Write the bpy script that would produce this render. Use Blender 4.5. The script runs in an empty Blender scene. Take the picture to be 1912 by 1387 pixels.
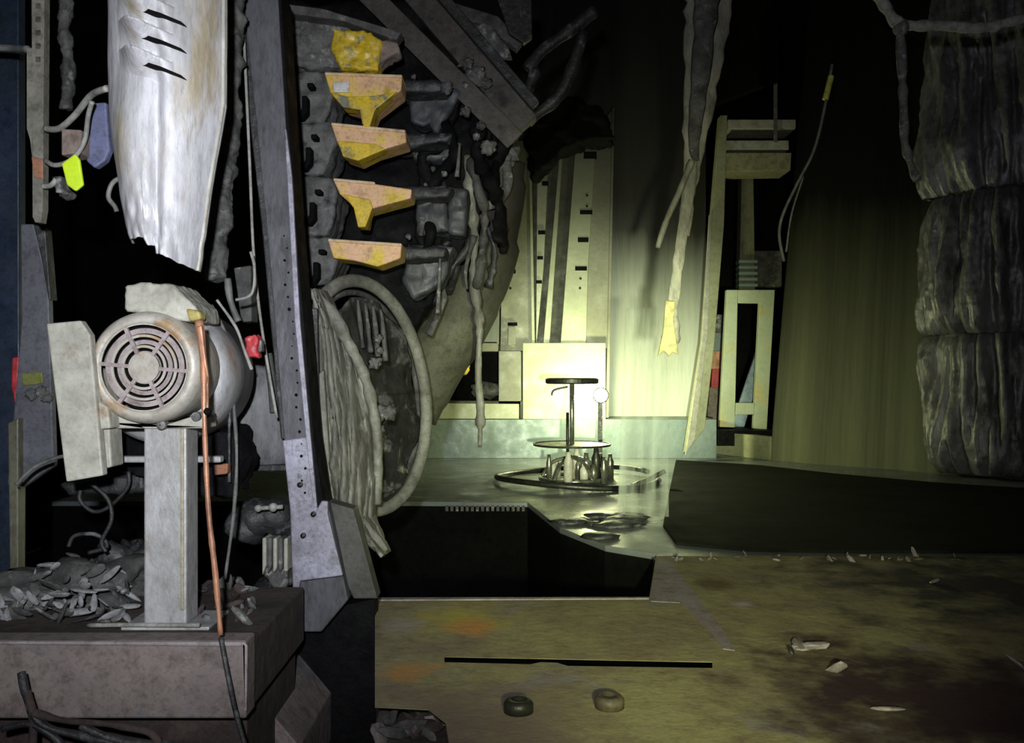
import bpy, bmesh, math, random
from mathutils import Vector, Matrix, noise
random.seed(7)
PI = math.pi
C = bpy.context.scene.collection
F = 1650.0; CZ = 1.2; HOR = 693.5
def W(px, py, d): return Vector(((px-956)/F*d, d, CZ-(py-HOR)/F*d))

# ---------------- camera, world, light, exposure ----------------
cam_d = bpy.data.cameras.new('camera'); cam = bpy.data.objects.new('camera', cam_d); C.objects.link(cam)
cam.location = (0, 0, CZ); cam.rotation_euler = (PI/2, 0, 0)
cam_d.sensor_width = 36; cam_d.lens = F/1912*36; cam_d.clip_start = .02
bpy.context.scene.camera = cam
w = bpy.data.worlds.new('world'); bpy.context.scene.world = w; w.use_nodes = True
w.node_tree.nodes['Background'].inputs[0].default_value = (.6, .42, .42, 1)
w.node_tree.nodes['Background'].inputs[1].default_value = .022
def spot(name, loc, target, power, ang, blend, col, size):
    l = bpy.data.lights.new(name, 'SPOT'); l.energy = power; l.spot_size = math.radians(ang); l.spot_blend = blend
    l.color = col; l.shadow_soft_size = size
    o = bpy.data.objects.new(name, l); C.objects.link(o); o.location = loc
    o.rotation_euler = (Vector(target)-Vector(loc)).to_track_quat('-Z', 'Y').to_euler(); return o
spot('phone_flash', (-.06, -.05, 1.32), W(300, 600, 1.5), 112, 62, 1.0, (.93, .96, 1.0), .02)
spot('phone_flash_wide', (-.06, -.05, 1.32), W(1050, 420, 4), 62, 96, 1.0, (.96, .97, 1.0), .02)
spot('hand_torch_core', (.16, -.05, 1.1), W(1150, 705, 5), 1250, 23, 1.0, (.92, 1.0, .64), .03)
spot('hand_torch_spill', (.16, -.05, 1.1), W(1170, 760, 5), 190, 48, 1.0, (.95, 1.0, .50), .03)
def point(name, loc, power, col, size):
    l = bpy.data.lights.new(name, 'POINT'); l.energy = power; l.color = col; l.shadow_soft_size = size
    o = bpy.data.objects.new(name, l); C.objects.link(o); o.location = loc; return o
point('work_light_glow', W(1118, 735, 5.3), 30, (.95, 1.0, .5), .05)
vs = bpy.context.scene.view_settings
vs.view_transform = 'Standard'; vs.look = 'None'; vs.exposure = 0; vs.gamma = 1; vs.use_curve_mapping = False

# ---------------- materials ----------------
MATS = {}
def mat(name, c1, c2=None, scale=8, rough=.6, metal=0., bump=.3, bscale=40, st=(1, 1, 1), c3=None, t3=.58, s3=5, soot=None, contrast=.2, emit=None, alpha=None, coat=0., sootcol=(.006, .006, .006), patches=(), spec=None, grime=.52):
    if name in ('heat_bleached_aluminium', 'motor_cover_paint', 'stained_floor_plate', 'sooty_cream_paint', 'galvanised_metal', 'olive_sill'): grime = .3
    if name in MATS: return MATS[name]
    m = bpy.data.materials.new(name); m.use_nodes = True; N = m.node_tree.nodes; L = m.node_tree.links
    b = N['Principled BSDF']; b.inputs['Roughness'].default_value = rough; b.inputs['Metallic'].default_value = metal
    b.inputs['Coat Weight'].default_value = coat
    g = N.new('ShaderNodeNewGeometry'); mp = N.new('ShaderNodeMapping'); mp.inputs['Scale'].default_value = st
    L.new(g.outputs['Position'], mp.inputs['Vector'])
    def nz(s, det=6, off=0):
        n = N.new('ShaderNodeTexNoise'); n.inputs['Scale'].default_value = s; n.inputs['Detail'].default_value = det; n.inputs['Roughness'].default_value = .62
        if off:
            a = N.new('ShaderNodeVectorMath'); a.inputs[1].default_value = (off, off*.7, off*1.3); L.new(mp.outputs[0], a.inputs[0]); L.new(a.outputs[0], n.inputs['Vector'])
        else: L.new(mp.outputs[0], n.inputs['Vector'])
        return n
    def rng(src, a, c, lo=0, hi=1):
        r = N.new('ShaderNodeMapRange'); r.inputs[1].default_value = a; r.inputs[2].default_value = c; r.inputs[3].default_value = lo; r.inputs[4].default_value = hi
        L.new(src, r.inputs[0]); return r.outputs[0]
    def mix(fac, A, B):
        x = N.new('ShaderNodeMix'); x.data_type = 'RGBA'; L.new(fac, x.inputs[0])
        for i, v in ((6, A), (7, B)):
            if isinstance(v, tuple): x.inputs[i].default_value = (*v, 1)
            else: L.new(v, x.inputs[i])
        return x.outputs[2]
    c2 = c2 or tuple(k*.6 for k in c1)
    col = mix(rng(nz(scale).outputs['Fac'], .5-contrast, .5+contrast), c1, c2)
    if c3: col = mix(rng(nz(s3, 5, 3.3).outputs['Fac'], t3-.05, t3+.06), col, c3)
    if not emit:
        mu = N.new('ShaderNodeMix'); mu.data_type = 'RGBA'; mu.blend_type = 'MULTIPLY'; L.new(rng(nz(34, 8, 7.7).outputs['Fac'], .48, .66, 0, grime), mu.inputs[0]); L.new(col, mu.inputs[6]); mu.inputs[7].default_value = (.30, .28, .26, 1); col = mu.outputs[2]
        mu = N.new('ShaderNodeMix'); mu.data_type = 'RGBA'; mu.blend_type = 'MULTIPLY'; L.new(rng(nz(130, 3, 2.2).outputs['Fac'], .5, .7, 0, grime*.9), mu.inputs[0]); L.new(col, mu.inputs[6]); mu.inputs[7].default_value = (.4, .38, .36, 1); col = mu.outputs[2]
    if spec is not None: b.inputs['Specular IOR Level'].default_value = spec
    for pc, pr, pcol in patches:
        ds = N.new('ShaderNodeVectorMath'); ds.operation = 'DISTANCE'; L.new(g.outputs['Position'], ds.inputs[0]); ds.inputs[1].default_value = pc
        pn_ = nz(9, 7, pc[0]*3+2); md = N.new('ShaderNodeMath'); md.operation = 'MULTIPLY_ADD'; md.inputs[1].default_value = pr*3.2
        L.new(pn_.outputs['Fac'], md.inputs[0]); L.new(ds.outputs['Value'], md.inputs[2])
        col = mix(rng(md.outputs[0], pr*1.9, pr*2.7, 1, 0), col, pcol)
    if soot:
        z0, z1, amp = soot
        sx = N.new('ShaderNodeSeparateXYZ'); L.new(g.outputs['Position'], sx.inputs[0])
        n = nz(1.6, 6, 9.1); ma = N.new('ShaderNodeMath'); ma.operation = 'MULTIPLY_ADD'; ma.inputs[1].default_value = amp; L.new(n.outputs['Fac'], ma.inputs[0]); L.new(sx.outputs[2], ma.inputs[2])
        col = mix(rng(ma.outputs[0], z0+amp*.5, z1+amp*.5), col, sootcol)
    L.new(col, b.inputs['Base Color'])
    L.new(rng(nz(scale*2.3, 5, 5.5).outputs['Fac'], .3, .7, max(.05, rough-.15), min(1, rough+.2)), b.inputs['Roughness'])
    if bump:
        bp = N.new('ShaderNodeBump'); bp.inputs['Strength'].default_value = bump; bp.inputs['Distance'].default_value = .2/bscale
        L.new(nz(bscale, 8, 1.7).outputs['Fac'], bp.inputs['Height']); L.new(bp.outputs[0], b.inputs['Normal'])
    if emit: b.inputs['Emission Color'].default_value = (*emit[0], 1); b.inputs['Emission Strength'].default_value = emit[1]
    if alpha is not None: b.inputs['Alpha'].default_value = alpha
    MATS[name] = m; return m
CREAM = mat('sooty_cream_paint', (.50, .50, .43), (.30, .29, .25), 14, .55, 0, .5, 60, c3=(.25, .16, .09), t3=.66, s3=9)
GALV = mat('galvanised_metal', (.55, .56, .58), (.30, .29, .28), 7, .5, .3, .45, 30, st=(1, 1, .6), c3=(.34, .24, .16), t3=.64, s3=7)
BRIGHT = mat('heat_bleached_aluminium', (.62, .62, .67), (.34, .34, .345), 5, .55, .15, .4, 24, st=(1.6, 1.6, .4), c3=(.36, .31, .22), t3=.57, s3=6, contrast=.16)
POST = mat('grimy_post_steel', (.125, .125, .145), (.075, .075, .085), 9, .55, .2, .5, 70, st=(1, 1, .35), c3=(.04, .04, .045), t3=.62, s3=22)
LAV = mat('bare_lavender_steel', (.42, .42, .52), (.24, .23, .28), 12, .5, .25, .4, 60, c3=(.06, .06, .07), t3=.66, s3=22)
CHAR = mat('charred_plastic', (.045, .047, .05), (.012, .012, .013), 14, .45, 0, .9, 45, c3=(.13, .135, .14), t3=.62, s3=22)
CHARD = mat('deep_char', (.010, .010, .011), (.004, .004, .005), 12, .6, 0, .8, 45, spec=.08)
ASH = mat('ash_grey', (.17, .17, .165), (.05, .05, .05), 16, .75, 0, 1.0, 60, c3=(.34, .34, .33), t3=.6, s3=30)
ASHD = mat('dark_ash', (.12, .12, .115), (.035, .035, .035), 16, .7, 0, 1.0, 60, c3=(.2, .2, .2), t3=.63, s3=28)
OLIVE = mat('smoked_olive_paint', (.20, .20, .14), (.11, .11, .08), 6, .5, .1, .4, 40, st=(1, 1, .5))
HOOP = mat('ashy_green_hoop', (.30, .31, .26), (.14, .14, .12), 14, .65, 0, .7, 70)
COVER = mat('melted_cover', (.22, .22, .18), (.09, .09, .075), 8, .5, 0, 1.0, 30, st=(1, 1, .4), c3=(.32, .33, .28), t3=.6, s3=20)
WEDGE = mat('scorched_orange_plastic', (.80, .48, .30), (.66, .42, .20), 14, .5, 0, .5, 60, c3=(.72, .52, .05), t3=.53, s3=12)
YEL = mat('yellow_plastic', (.80, .55, .02), (.55, .42, .05), 22, .4, 0, .4, 60, c3=(.22, .22, .15), t3=.6, s3=24)
FLUO = mat('fluorescent_tag', (.62, .85, .03), (.5, .75, .02), 10, .5, 0, .1, 30, grime=.15)
BLUE = mat('faded_blue_plastic', (.17, .19, .34), (.10, .11, .2), 10, .6, 0, .3, 40)
NAVY = mat('navy_paint', (.02, .035, .07), (.01, .018, .03), 5, .5, 0, .3, 30)
PANEL = mat('blue_grey_panel', (.15, .16, .19), (.10, .10, .12), 4, .6, 0, .2, 30)
PINK = mat('dusty_pink_block', (.28, .22, .19), (.18, .14, .12), 20, .8, 0, .5, 60)
RED = mat('red_plastic', (.60, .05, .06), (.35, .03, .04), 30, .5, 0, .3, 60)
COPPER = mat('copper_hose', (.62, .30, .17), (.30, .15, .10), 14, .45, .3, .5, 80, st=(1, 1, .5))
CABLE = mat('grey_cable', (.20, .20, .19), (.08, .08, .08), 20, .6, 0, .5, 80)
CABLEL = mat('pale_cable', (.42, .42, .39), (.2, .2, .19), 20, .6, 0, .5, 80)
GRIL = mat('pinkish_grille', (.44, .38, .38), (.32, .27, .27), 16, .5, .2, .3, 60)
RIM = mat('motor_cover_paint', (.56, .54, .49), (.36, .33, .28), 11, .5, .15, .4, 50, c3=(.36, .24, .13), t3=.63, s3=9)
OCHRE = mat('rusted_ochre_concrete', (.23, .20, .11), (.17, .13, .10), 3.5, .75, 0, .6, 40, c3=(.17, .15, .155), t3=.57, s3=4)
OCHRF = mat('rusted_ochre_face', (.27, .24, .12), (.19, .165, .13), 9, .75, 0, .6, 50, c3=(.30, .17, .06), t3=.55, s3=6, contrast=.12)
FLOORR = mat('rust_stained_floor', (.27, .25, .13), (.14, .095, .075), 2.0, .8, 0, .5, 35, c3=(.30, .27, .28), t3=.60, s3=3, contrast=.14)
LIP = mat('pale_lavender_edge', (.34, .31, .33), (.24, .2, .2), 9, .6, .1, .4, 60)
BROWN = mat('brown_beam', (.27, .225, .21), (.17, .14, .135), 5, .7, .1, .5, 50, c3=(.14, .14, .15), t3=.58, s3=7)
DIRT = mat('burnt_dirt', (.085, .06, .054), (.02, .014, .013), 10, .9, 0, 1.0, 40)
MATB = mat('black_rubber_mat', (.014, .017, .013), (.003, .003, .003), 3, .9, 0, .25, 20, spec=.08, grime=.15)
DECK = mat('wet_grey_deck', (.20, .22, .24), (.15, .165, .17), 3, .30, .0, .06, 12, grime=.15)
KICK = mat('teal_grey_kickboard', (.20, .26, .27), (.15, .19, .20), 4, .4, .1, .2, 20, grime=.15)
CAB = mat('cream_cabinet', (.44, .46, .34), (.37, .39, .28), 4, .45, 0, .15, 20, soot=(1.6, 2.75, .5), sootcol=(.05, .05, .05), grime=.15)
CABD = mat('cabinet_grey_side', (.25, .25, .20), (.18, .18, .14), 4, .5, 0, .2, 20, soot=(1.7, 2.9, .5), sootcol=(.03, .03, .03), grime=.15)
CGAP = mat('cabinet_gap', (.045, .045, .035), (.03, .03, .025), 5, .6, 0, .2, 20)
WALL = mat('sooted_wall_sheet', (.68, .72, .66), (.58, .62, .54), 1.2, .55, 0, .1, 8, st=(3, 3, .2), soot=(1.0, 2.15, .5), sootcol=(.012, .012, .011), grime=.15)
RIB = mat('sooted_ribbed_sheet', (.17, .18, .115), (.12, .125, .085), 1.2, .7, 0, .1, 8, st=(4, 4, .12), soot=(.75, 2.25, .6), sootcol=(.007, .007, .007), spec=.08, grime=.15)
BLACK = mat('soot_and_shade_black', (.008, .008, .008), (.004, .004, .004), 3, .9, 0, .3, 12, spec=.08)  # black of soot, also shade put into voids, pit, slots and dark interiors
FOIL = mat('crumpled_foil', (.25, .25, .28), (.13, .13, .14), 5, .42, .4, .9, 22, st=(1, 1, .4), c3=(.10, .10, .10), t3=.58, s3=9)
FOILD = mat('foil_strap', (.03, .03, .03), None, 10, .5, .2, .4, 30)
CHROME = mat('tarnished_chrome', (.42, .43, .36), (.25, .25, .2), 14, .25, .8, .1, 40)
DARKM = mat('dark_metal', (.035, .036, .03), (.018, .018, .016), 14, .4, .4, .4, 50)
YSTRIP = mat('scorched_strap', (.30, .29, .23), (.13, .13, .11), 18, .6, 0, .8, 60, st=(1, 1, .4))
MINT = mat('mint_paint', (.52, .58, .44), (.42, .47, .34), 6, .5, 0, .2, 40, c3=(.55, .50, .25), t3=.6, s3=5, grime=.15)
SKY = mat('pale_blue_panel', (.34, .44, .56), (.28, .36, .46), 6, .5, 0, .2, 40)
PAPER = mat('pale_ash_paper', (.40, .40, .42), (.2, .2, .2), 20, .8, 0, .8, 60)
GLOW = mat('glowing_lens', (1, 1, .9), None, 5, .5, 0, 0, 30, emit=((1, 1, .72), 12))

# ---------------- helpers ----------------
def finish(o, label=None, cat=None, group=None, kind=None):
    if label: o['label'] = label
    if cat: o['category'] = cat
    if group: o['group'] = group
    if kind: o['kind'] = kind
    return o
def thing(name, loc, label, cat, group=None):
    o = bpy.data.objects.new(name, None); C.objects.link(o); o.location = loc; o.empty_display_size = .05
    return finish(o, label, cat, group)
def link(name, bm, m, parent=None, smooth=False, bev=0, **tags):
    bmesh.ops.recalc_face_normals(bm, faces=bm.faces)
    me = bpy.data.meshes.new(name); bm.to_mesh(me); bm.free(); me.materials.append(m)
    if smooth:
        for p in me.polygons: p.use_smooth = True
    o = bpy.data.objects.new(name, me); C.objects.link(o)
    if parent is not None:
        o.parent = parent
        base = parent; off = Vector(base.location)
        while base.parent is not None: base = base.parent; off += Vector(base.location)
        o.matrix_parent_inverse = Matrix.Translation(-off) if parent.parent is None and parent.type == 'EMPTY' else Matrix.Identity(4)
    if bev:
        b = o.modifiers.new('bevel', 'BEVEL'); b.width = bev; b.segments = 2; b.limit_method = 'ANGLE'
    return finish(o, **tags)
def slab_bm(bm, pts, d, th):
    P = [W(p[0], p[1], p[2] if len(p) > 2 else d) for p in pts]
    a = [bm.verts.new(p) for p in P]; b = [bm.verts.new(p+Vector((0, th, 0))) for p in P]
    bm.faces.new(a); bm.faces.new(b[::-1]); n = len(P)
    for i in range(n): bm.faces.new((a[i], b[i], b[(i+1) % n], a[(i+1) % n]))
def slab(name, pts, d, th, m, parent=None, bev=.003, **tags):
    bm = bmesh.new(); slab_bm(bm, pts, d, th); return link(name, bm, m, parent, bev=bev, **tags)
def rect(x0, y0, x1, y1): return [(x0, y0), (x1, y0), (x1, y1), (x0, y1)]
def melt(o, vox=.008, amt=.015, sc=.05, amt2=0, sc2=.015):
    r = o.modifiers.new('remesh', 'REMESH'); r.mode = 'VOXEL'; r.voxel_size = vox; r.use_smooth_shade = True
    t = bpy.data.textures.new('clouds', 'CLOUDS'); t.noise_scale = sc; t.noise_depth = 3
    dm = o.modifiers.new('displace', 'DISPLACE'); dm.texture = t; dm.strength = amt; dm.texture_coords = 'GLOBAL'; dm.mid_level = .5
    return o
def catmull(pts, n=6):
    if len(pts) < 3: return [Vector(p) for p in pts]
    P = [pts[0]]+list(pts)+[pts[-1]]; out = []
    for i in range(1, len(P)-2):
        for k in range(n):
            t = k/n; a, b, c, d = map(Vector, (P[i-1], P[i], P[i+1], P[i+2]))
            out.append(.5*((2*b)+(c-a)*t+(2*a-5*b+4*c-d)*t*t+(3*b-a-3*c+d)*t**3))
    out.append(Vector(P[-2])); return out
def tube_bm(bm, pts, r, seg=10, smooth=6, flat=1., jit=0):
    Q = catmull(pts, smooth) if smooth else [Vector(p) for p in pts]
    n = len(Q); rings = []; up = None
    for i, q in enumerate(Q):
        t = (Q[min(i+1, n-1)]-Q[max(i-1, 0)]).normalized()
        if up is None: up = t.orthogonal().normalized() if abs(t.y) > .9 else Vector((0, 1, 0))
        up = (up-t*up.dot(t)).normalized(); s = t.cross(up)
        rr = r if not isinstance(r, (list, tuple)) else r[0]+(r[-1]-r[0])*i/(n-1) if len(r) == 2 else r[min(int(i/(n-1)*(len(r)-1)+.5), len(r)-1)]
        if jit: rr *= 1+jit*noise.noise(q*30)
        rings.append([bm.verts.new(q+(s*math.cos(a)+up*math.sin(a)*flat)*rr) for a in (2*PI*k/seg for k in range(seg))])
    for i in range(n-1):
        for k in range(seg): bm.faces.new((rings[i][k], rings[i][(k+1) % seg], rings[i+1][(k+1) % seg], rings[i+1][k]))
    bm.faces.new(rings[0][::-1]); bm.faces.new(rings[-1])
def tube(name, pts, r, m, parent=None, seg=10, smooth=6, flat=1., jit=0, **tags):
    bm = bmesh.new(); tube_bm(bm, pts, r, seg, smooth, flat, jit); return link(name, bm, m, parent, smooth=True, **tags)
def pt(*a): return [W(x, y, d) for x, y, d in a]
def sheet(name, fn, nu, nv, th, m, parent=None, **tags):
    bm = bmesh.new(); G = [[bm.verts.new(fn(i/nu, j/nv)) for i in range(nu+1)] for j in range(nv+1)]
    for j in range(nv):
        for i in range(nu): bm.faces.new((G[j][i], G[j][i+1], G[j+1][i+1], G[j+1][i]))
    o = link(name, bm, m, parent, smooth=True, **tags)
    s = o.modifiers.new('solidify', 'SOLIDIFY'); s.thickness = th; s.offset = 0
    return o
def lathe_y(bm, cx, cy0, cz, prof, seg=64, cap0=False, cap1=False):
    # prof: (radius, y offset) spun about the y axis
    R = [[bm.verts.new((cx+r*math.cos(2*PI*k/seg), cy0+y, cz+r*math.sin(2*PI*k/seg))) for k in range(seg)] for r, y in prof]
    for i in range(len(R)-1):
        for k in range(seg): bm.faces.new((R[i][k], R[i][(k+1) % seg], R[i+1][(k+1) % seg], R[i+1][k]))
    if cap0: bm.faces.new(R[0])
    if cap1: bm.faces.new(R[-1])
def lathe_z(bm, cx, cy, prof, seg=48, cap0=True, cap1=True):
    R = [[bm.verts.new((cx+r*math.cos(2*PI*k/seg), cy+r*math.sin(2*PI*k/seg), z)) for k in range(seg)] for r, z in prof]
    for i in range(len(R)-1):
        for k in range(seg): bm.faces.new((R[i][k], R[i][(k+1) % seg], R[i+1][(k+1) % seg], R[i+1][k]))
    if cap0: bm.faces.new(R[0])
    if cap1: bm.faces.new(R[-1])
def box_bm(bm, a, b):
    (x0, y0, z0), (x1, y1, z1) = a, b
    v = [bm.verts.new((x, y, z)) for z in (z0, z1) for x, y in ((x0, y0), (x1, y0), (x1, y1), (x0, y1))]
    for q in ((0, 1, 2, 3), (4, 5, 6, 7), (0, 1, 5, 4), (1, 2, 6, 5), (2, 3, 7, 6), (3, 0, 4, 7)): bm.faces.new([v[i] for i in q])
def box(name, a, b, m, parent=None, bev=.002, **tags):
    bm = bmesh.new(); box_bm(bm, a, b); return link(name, bm, m, parent, bev=bev, **tags)
def prism_z(name, pts, z0, z1, m, parent=None, bev=.002, **tags):
    bm = bmesh.new(); a = [bm.verts.new((x, y, z1)) for x, y in pts]; b = [bm.verts.new((x, y, z0)) for x, y in pts]
    bm.faces.new(a); bm.faces.new(b[::-1]); n = len(pts)
    for i in range(n): bm.faces.new((a[i], b[i], b[(i+1) % n], a[(i+1) % n]))
    return link(name, bm, m, parent, bev=bev, **tags)
S = dict(kind='structure')
FZ = .65
def fl(px, py, z=FZ):    # a point of the deck seen at that place
    d = (CZ-z)*F/(py-HOR); return ((px-956)/F*d, d)

# ---------------- the shell ----------------
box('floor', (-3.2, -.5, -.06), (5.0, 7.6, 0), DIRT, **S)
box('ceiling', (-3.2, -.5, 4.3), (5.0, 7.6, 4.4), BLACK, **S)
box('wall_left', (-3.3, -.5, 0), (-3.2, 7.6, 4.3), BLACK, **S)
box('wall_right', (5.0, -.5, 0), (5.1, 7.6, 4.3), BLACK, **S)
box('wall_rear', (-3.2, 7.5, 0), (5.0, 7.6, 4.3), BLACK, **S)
# sheet wall behind the cabinet, ends at the opening
xo = W(1318, 0, 6.0).x
box('wall_back_shade', (-3.2, 6.0, .0), (W(760, 0, 6.0).x, 6.06, 4.3), BLACK, bev=0, **S)  # darkness of the left void is put into this wall's black colour
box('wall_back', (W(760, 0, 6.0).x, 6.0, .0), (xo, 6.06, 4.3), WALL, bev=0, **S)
# ribbed wall to the right of the opening
def ribwall():
    bm = bmesh.new(); n = 240; A = W(1440, 0, 5.45); B = W(2010, 0, 4.35); rows = []
    z0 = FZ; z1 = 4.3
    for s in (0, 1):
        for z in (z0, z1):
            r = []
            for i in range(n+1):
                t = i/n; x = A.x+(B.x-A.x)*t; y = A.y+(B.y-A.y)*t
                k = (t*15) % 1; dep = .05*noise.noise(Vector((t*8, 0, 3)))+.010*noise.noise(Vector((t*26, 0, 8)))+.002*noise.noise(Vector((t*70, 0, 5)))
                r.append(bm.verts.new((x+(z-z0)*.085*(1-t), y+dep+s*.03, z)))
            rows.append(r)
    a, b, c, d = rows
    for i in range(n):
        bm.faces.new((a[i], a[i+1], b[i+1], b[i])); bm.faces.new((c[i], c[i+1], d[i+1], d[i])); bm.faces.new((b[i], b[i+1], d[i+1], d[i])); bm.faces.new((a[i], a[i+1], c[i+1], c[i]))
    for i in (0, n): bm.faces.new((a[i], b[i], d[i], c[i]))
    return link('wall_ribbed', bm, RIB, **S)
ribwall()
def seg_wall(name, pa, pb, z0, z1, m):   # pa, pb (x, y)
    d = Vector((pb[0]-pa[0], pb[1]-pa[1])).normalized(); nrm = (-d.y*.05, d.x*.05)
    prism_z(name, [pa, pb, (pb[0]+nrm[0], pb[1]+nrm[1]), (pa[0]+nrm[0], pa[1]+nrm[1])], z0, z1, m, **S)
SILL = mat('olive_sill', (.42, .43, .28), (.3, .31, .19), 4, .5, 0, .2, 20)
xs = (xo, 6.0); xe = (W(1440, 0, 5.46).x, 5.46)
seg_wall('trim_1', xs, xe, FZ, W(0, 812, 5.62).z, SILL)
seg_wall('trim_2', xs, xe, W(0, 168, 5.62).z, 4.3, BLACK)

# deck and pit
dk = [fl(560, 936), fl(770, 936), fl(985, 938), fl(1045, 985), fl(1130, 1018), fl(1228, 1034)]
x0, y0 = .426, 2.125
deck = dk+[(fl(1225, 1038)[0], fl(1225, 1038)[1]), (fl(1212, 1117)[0], 2.15), (.426, 2.15), (.426, .6), (4.9, .6), (4.9, 4.1), (W(2010, 0, 4.35).x, 4.4), (W(1440, 0, 5.5).x, 5.5), (xo, 6.05), (-1.95, 6.05), (-1.95, fl(560, 936)[1])]
# near floor and deck are two surfaces: rusty floor in front, wet grey deck behind
front = [(fl(1225, 1038)[0], 2.63), (fl(1212, 1117)[0], 2.15), (.426, 2.15), (.426, .6), (4.9, .6), (4.9, 2.63)]
def fp3(px, py): a = fl(px, py); return (a[0], a[1], FZ)
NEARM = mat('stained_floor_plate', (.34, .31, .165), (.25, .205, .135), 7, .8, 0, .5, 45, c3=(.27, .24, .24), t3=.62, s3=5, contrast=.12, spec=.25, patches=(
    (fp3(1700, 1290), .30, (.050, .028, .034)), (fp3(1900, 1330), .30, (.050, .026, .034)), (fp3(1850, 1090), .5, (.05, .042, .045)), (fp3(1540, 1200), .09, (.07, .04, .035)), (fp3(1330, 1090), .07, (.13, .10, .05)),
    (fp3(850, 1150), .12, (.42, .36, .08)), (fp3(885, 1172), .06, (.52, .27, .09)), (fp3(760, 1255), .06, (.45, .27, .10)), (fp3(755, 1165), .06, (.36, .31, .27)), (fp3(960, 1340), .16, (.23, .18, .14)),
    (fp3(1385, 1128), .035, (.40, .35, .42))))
Y6 = fl(0, 1236)[1]; Y7 = fl(0, 1247)[1]
for pp in ([fl(1225, 1038), fl(1212, 1117), fl(668, 1118), fl(700, 1126), fl(700, 1226), fl(830, 1226), fl(1330, 1236), (4.9, Y6), (4.9, 2.63)],
           [fl(700, 1226), fl(830, 1226), fl(830, 1236), fl(700, 1236)], [fl(1330, 1236), fl(1330, 1247), (4.9, Y7), (4.9, Y6)],
           [fl(700, 1236), fl(830, 1236), fl(990, 1240), fl(1010, 1236), fl(1040, 1237), fl(1060, 1243), fl(1330, 1247), (4.9, Y7), (4.9, .6), (.0, .6), fl(838, 1387), fl(832, 1350), fl(800, 1325), fl(700, 1320)]):
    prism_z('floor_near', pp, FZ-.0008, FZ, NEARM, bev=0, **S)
prism_z('floor_slot', [fl(810, 1200), fl(1360, 1205), fl(1360, 1280), fl(810, 1275)], FZ-.05, FZ-.03, BLACK, **S)
prism_z('trim_4', [fl(700, 1127), fl(1230, 1127), (4.8, 2.1), (4.8, .65), (.05, .65), fl(850, 1340), fl(710, 1312)], 0.32, FZ-.051, DIRT, bev=0, **S)
prism_z('trim_5', [fl(1228, 1041), fl(1256, 1052), fl(1290, 1098), fl(1345, 1170), fl(1372, 1215), fl(1350, 1212), fl(1318, 1172), fl(1296, 1150), fl(1270, 1126), fl(1216, 1123), fl(1214, 1118)], FZ, FZ+.0015, mat('worn_lavender_paint', (.30, .26, .31), (.24, .20, .21), 7, .7, 0, .3, 50), bev=0, **S)
prism_z('trim_6', [fl(668, 1117.5), fl(1212, 1116.5), fl(1212, 1119), fl(668, 1122)], FZ-.002, FZ+.003, LIP, bev=0, **S)
box('wall_pit_left', (W(690,0,2.15).x-.25, 2.16, 0), (W(690,0,2.15).x-.2, 3.7, .6), BLACK, **S)
back = dk+[(fl(1225, 1038)[0], 2.632), (4.9, 2.632), (4.9, 5.0), (W(1440, 0, 5.5).x+.3, 5.6), (xo, 6.05), (-1.95, 6.05), (-1.95, fl(560, 936)[1])]
prism_z('floor_deck', back, FZ-.02, FZ, DECK, **S)
prism_z('floor_deck_base', [(x*1.0, y+.012) if y < 5 else (x, y) for x, y in back], 0, FZ-.021, BLACK, bev=0, **S)
# toothed edge along the pit
bm = bmesh.new()
for k in range(16):
    a = fl(832+k*9.5, 938); box_bm(bm, (a[0], a[1]-.012, FZ-.035), (a[0]+.012, a[1]+.002, FZ-.014))
link('trim_3', bm, ASH, **S)
# kickboard on the back wall
PZ = W(0, 783, 5.6).z
box('baseboard_back', (-1.95, 5.6, FZ), (xo-.02, 6.0, PZ), KICK, **S)

# black rubber mat on the right
o = prism_z('rubber_mat', [fl(1262, 862), fl(1330, 866), fl(1420, 872), fl(1560, 888), fl(1750, 905), fl(1905, 915), fl(2090, 930), fl(2090, 1030), fl(1912, 1034), fl(1600, 1034), fl(1400, 1031), fl(1262, 1018), fl(1238, 985), fl(1250, 920)], FZ+.001, FZ+.012, MATB,
    label='large black sooty mat spread over the deck in front of the ribbed wall', cat='mat')

for k, (px, py) in enumerate(((968, 1328), (1138, 1320))):
    x, y = fl(px, py); bm = bmesh.new(); lathe_z(bm, x, y, [(.024, FZ), (.024, FZ+.014), (.020, FZ+.019), (.012, FZ+.020), (.010, FZ+.012)], 32)
    link('round_bolt', bm, [DARKM, mat('rusty_bolt', (.12, .10, .06), (.05, .04, .03), 30)][k], smooth=True, label=['round bolt cap in the stained floor, left of the two below the slot', 'round bolt cap in the stained floor, right of the two below the slot'][k], cat='bolt')
# side of near floor plate is the floor itself; pit walls
box('wall_pit_right', (fl(1225, 1038)[0]-.012, 2.151, 0), (fl(1225, 1038)[0]-.002, 2.62, .648), mat('brown_pit_side', (.06, .045, .03), None, 10), **S)

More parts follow.
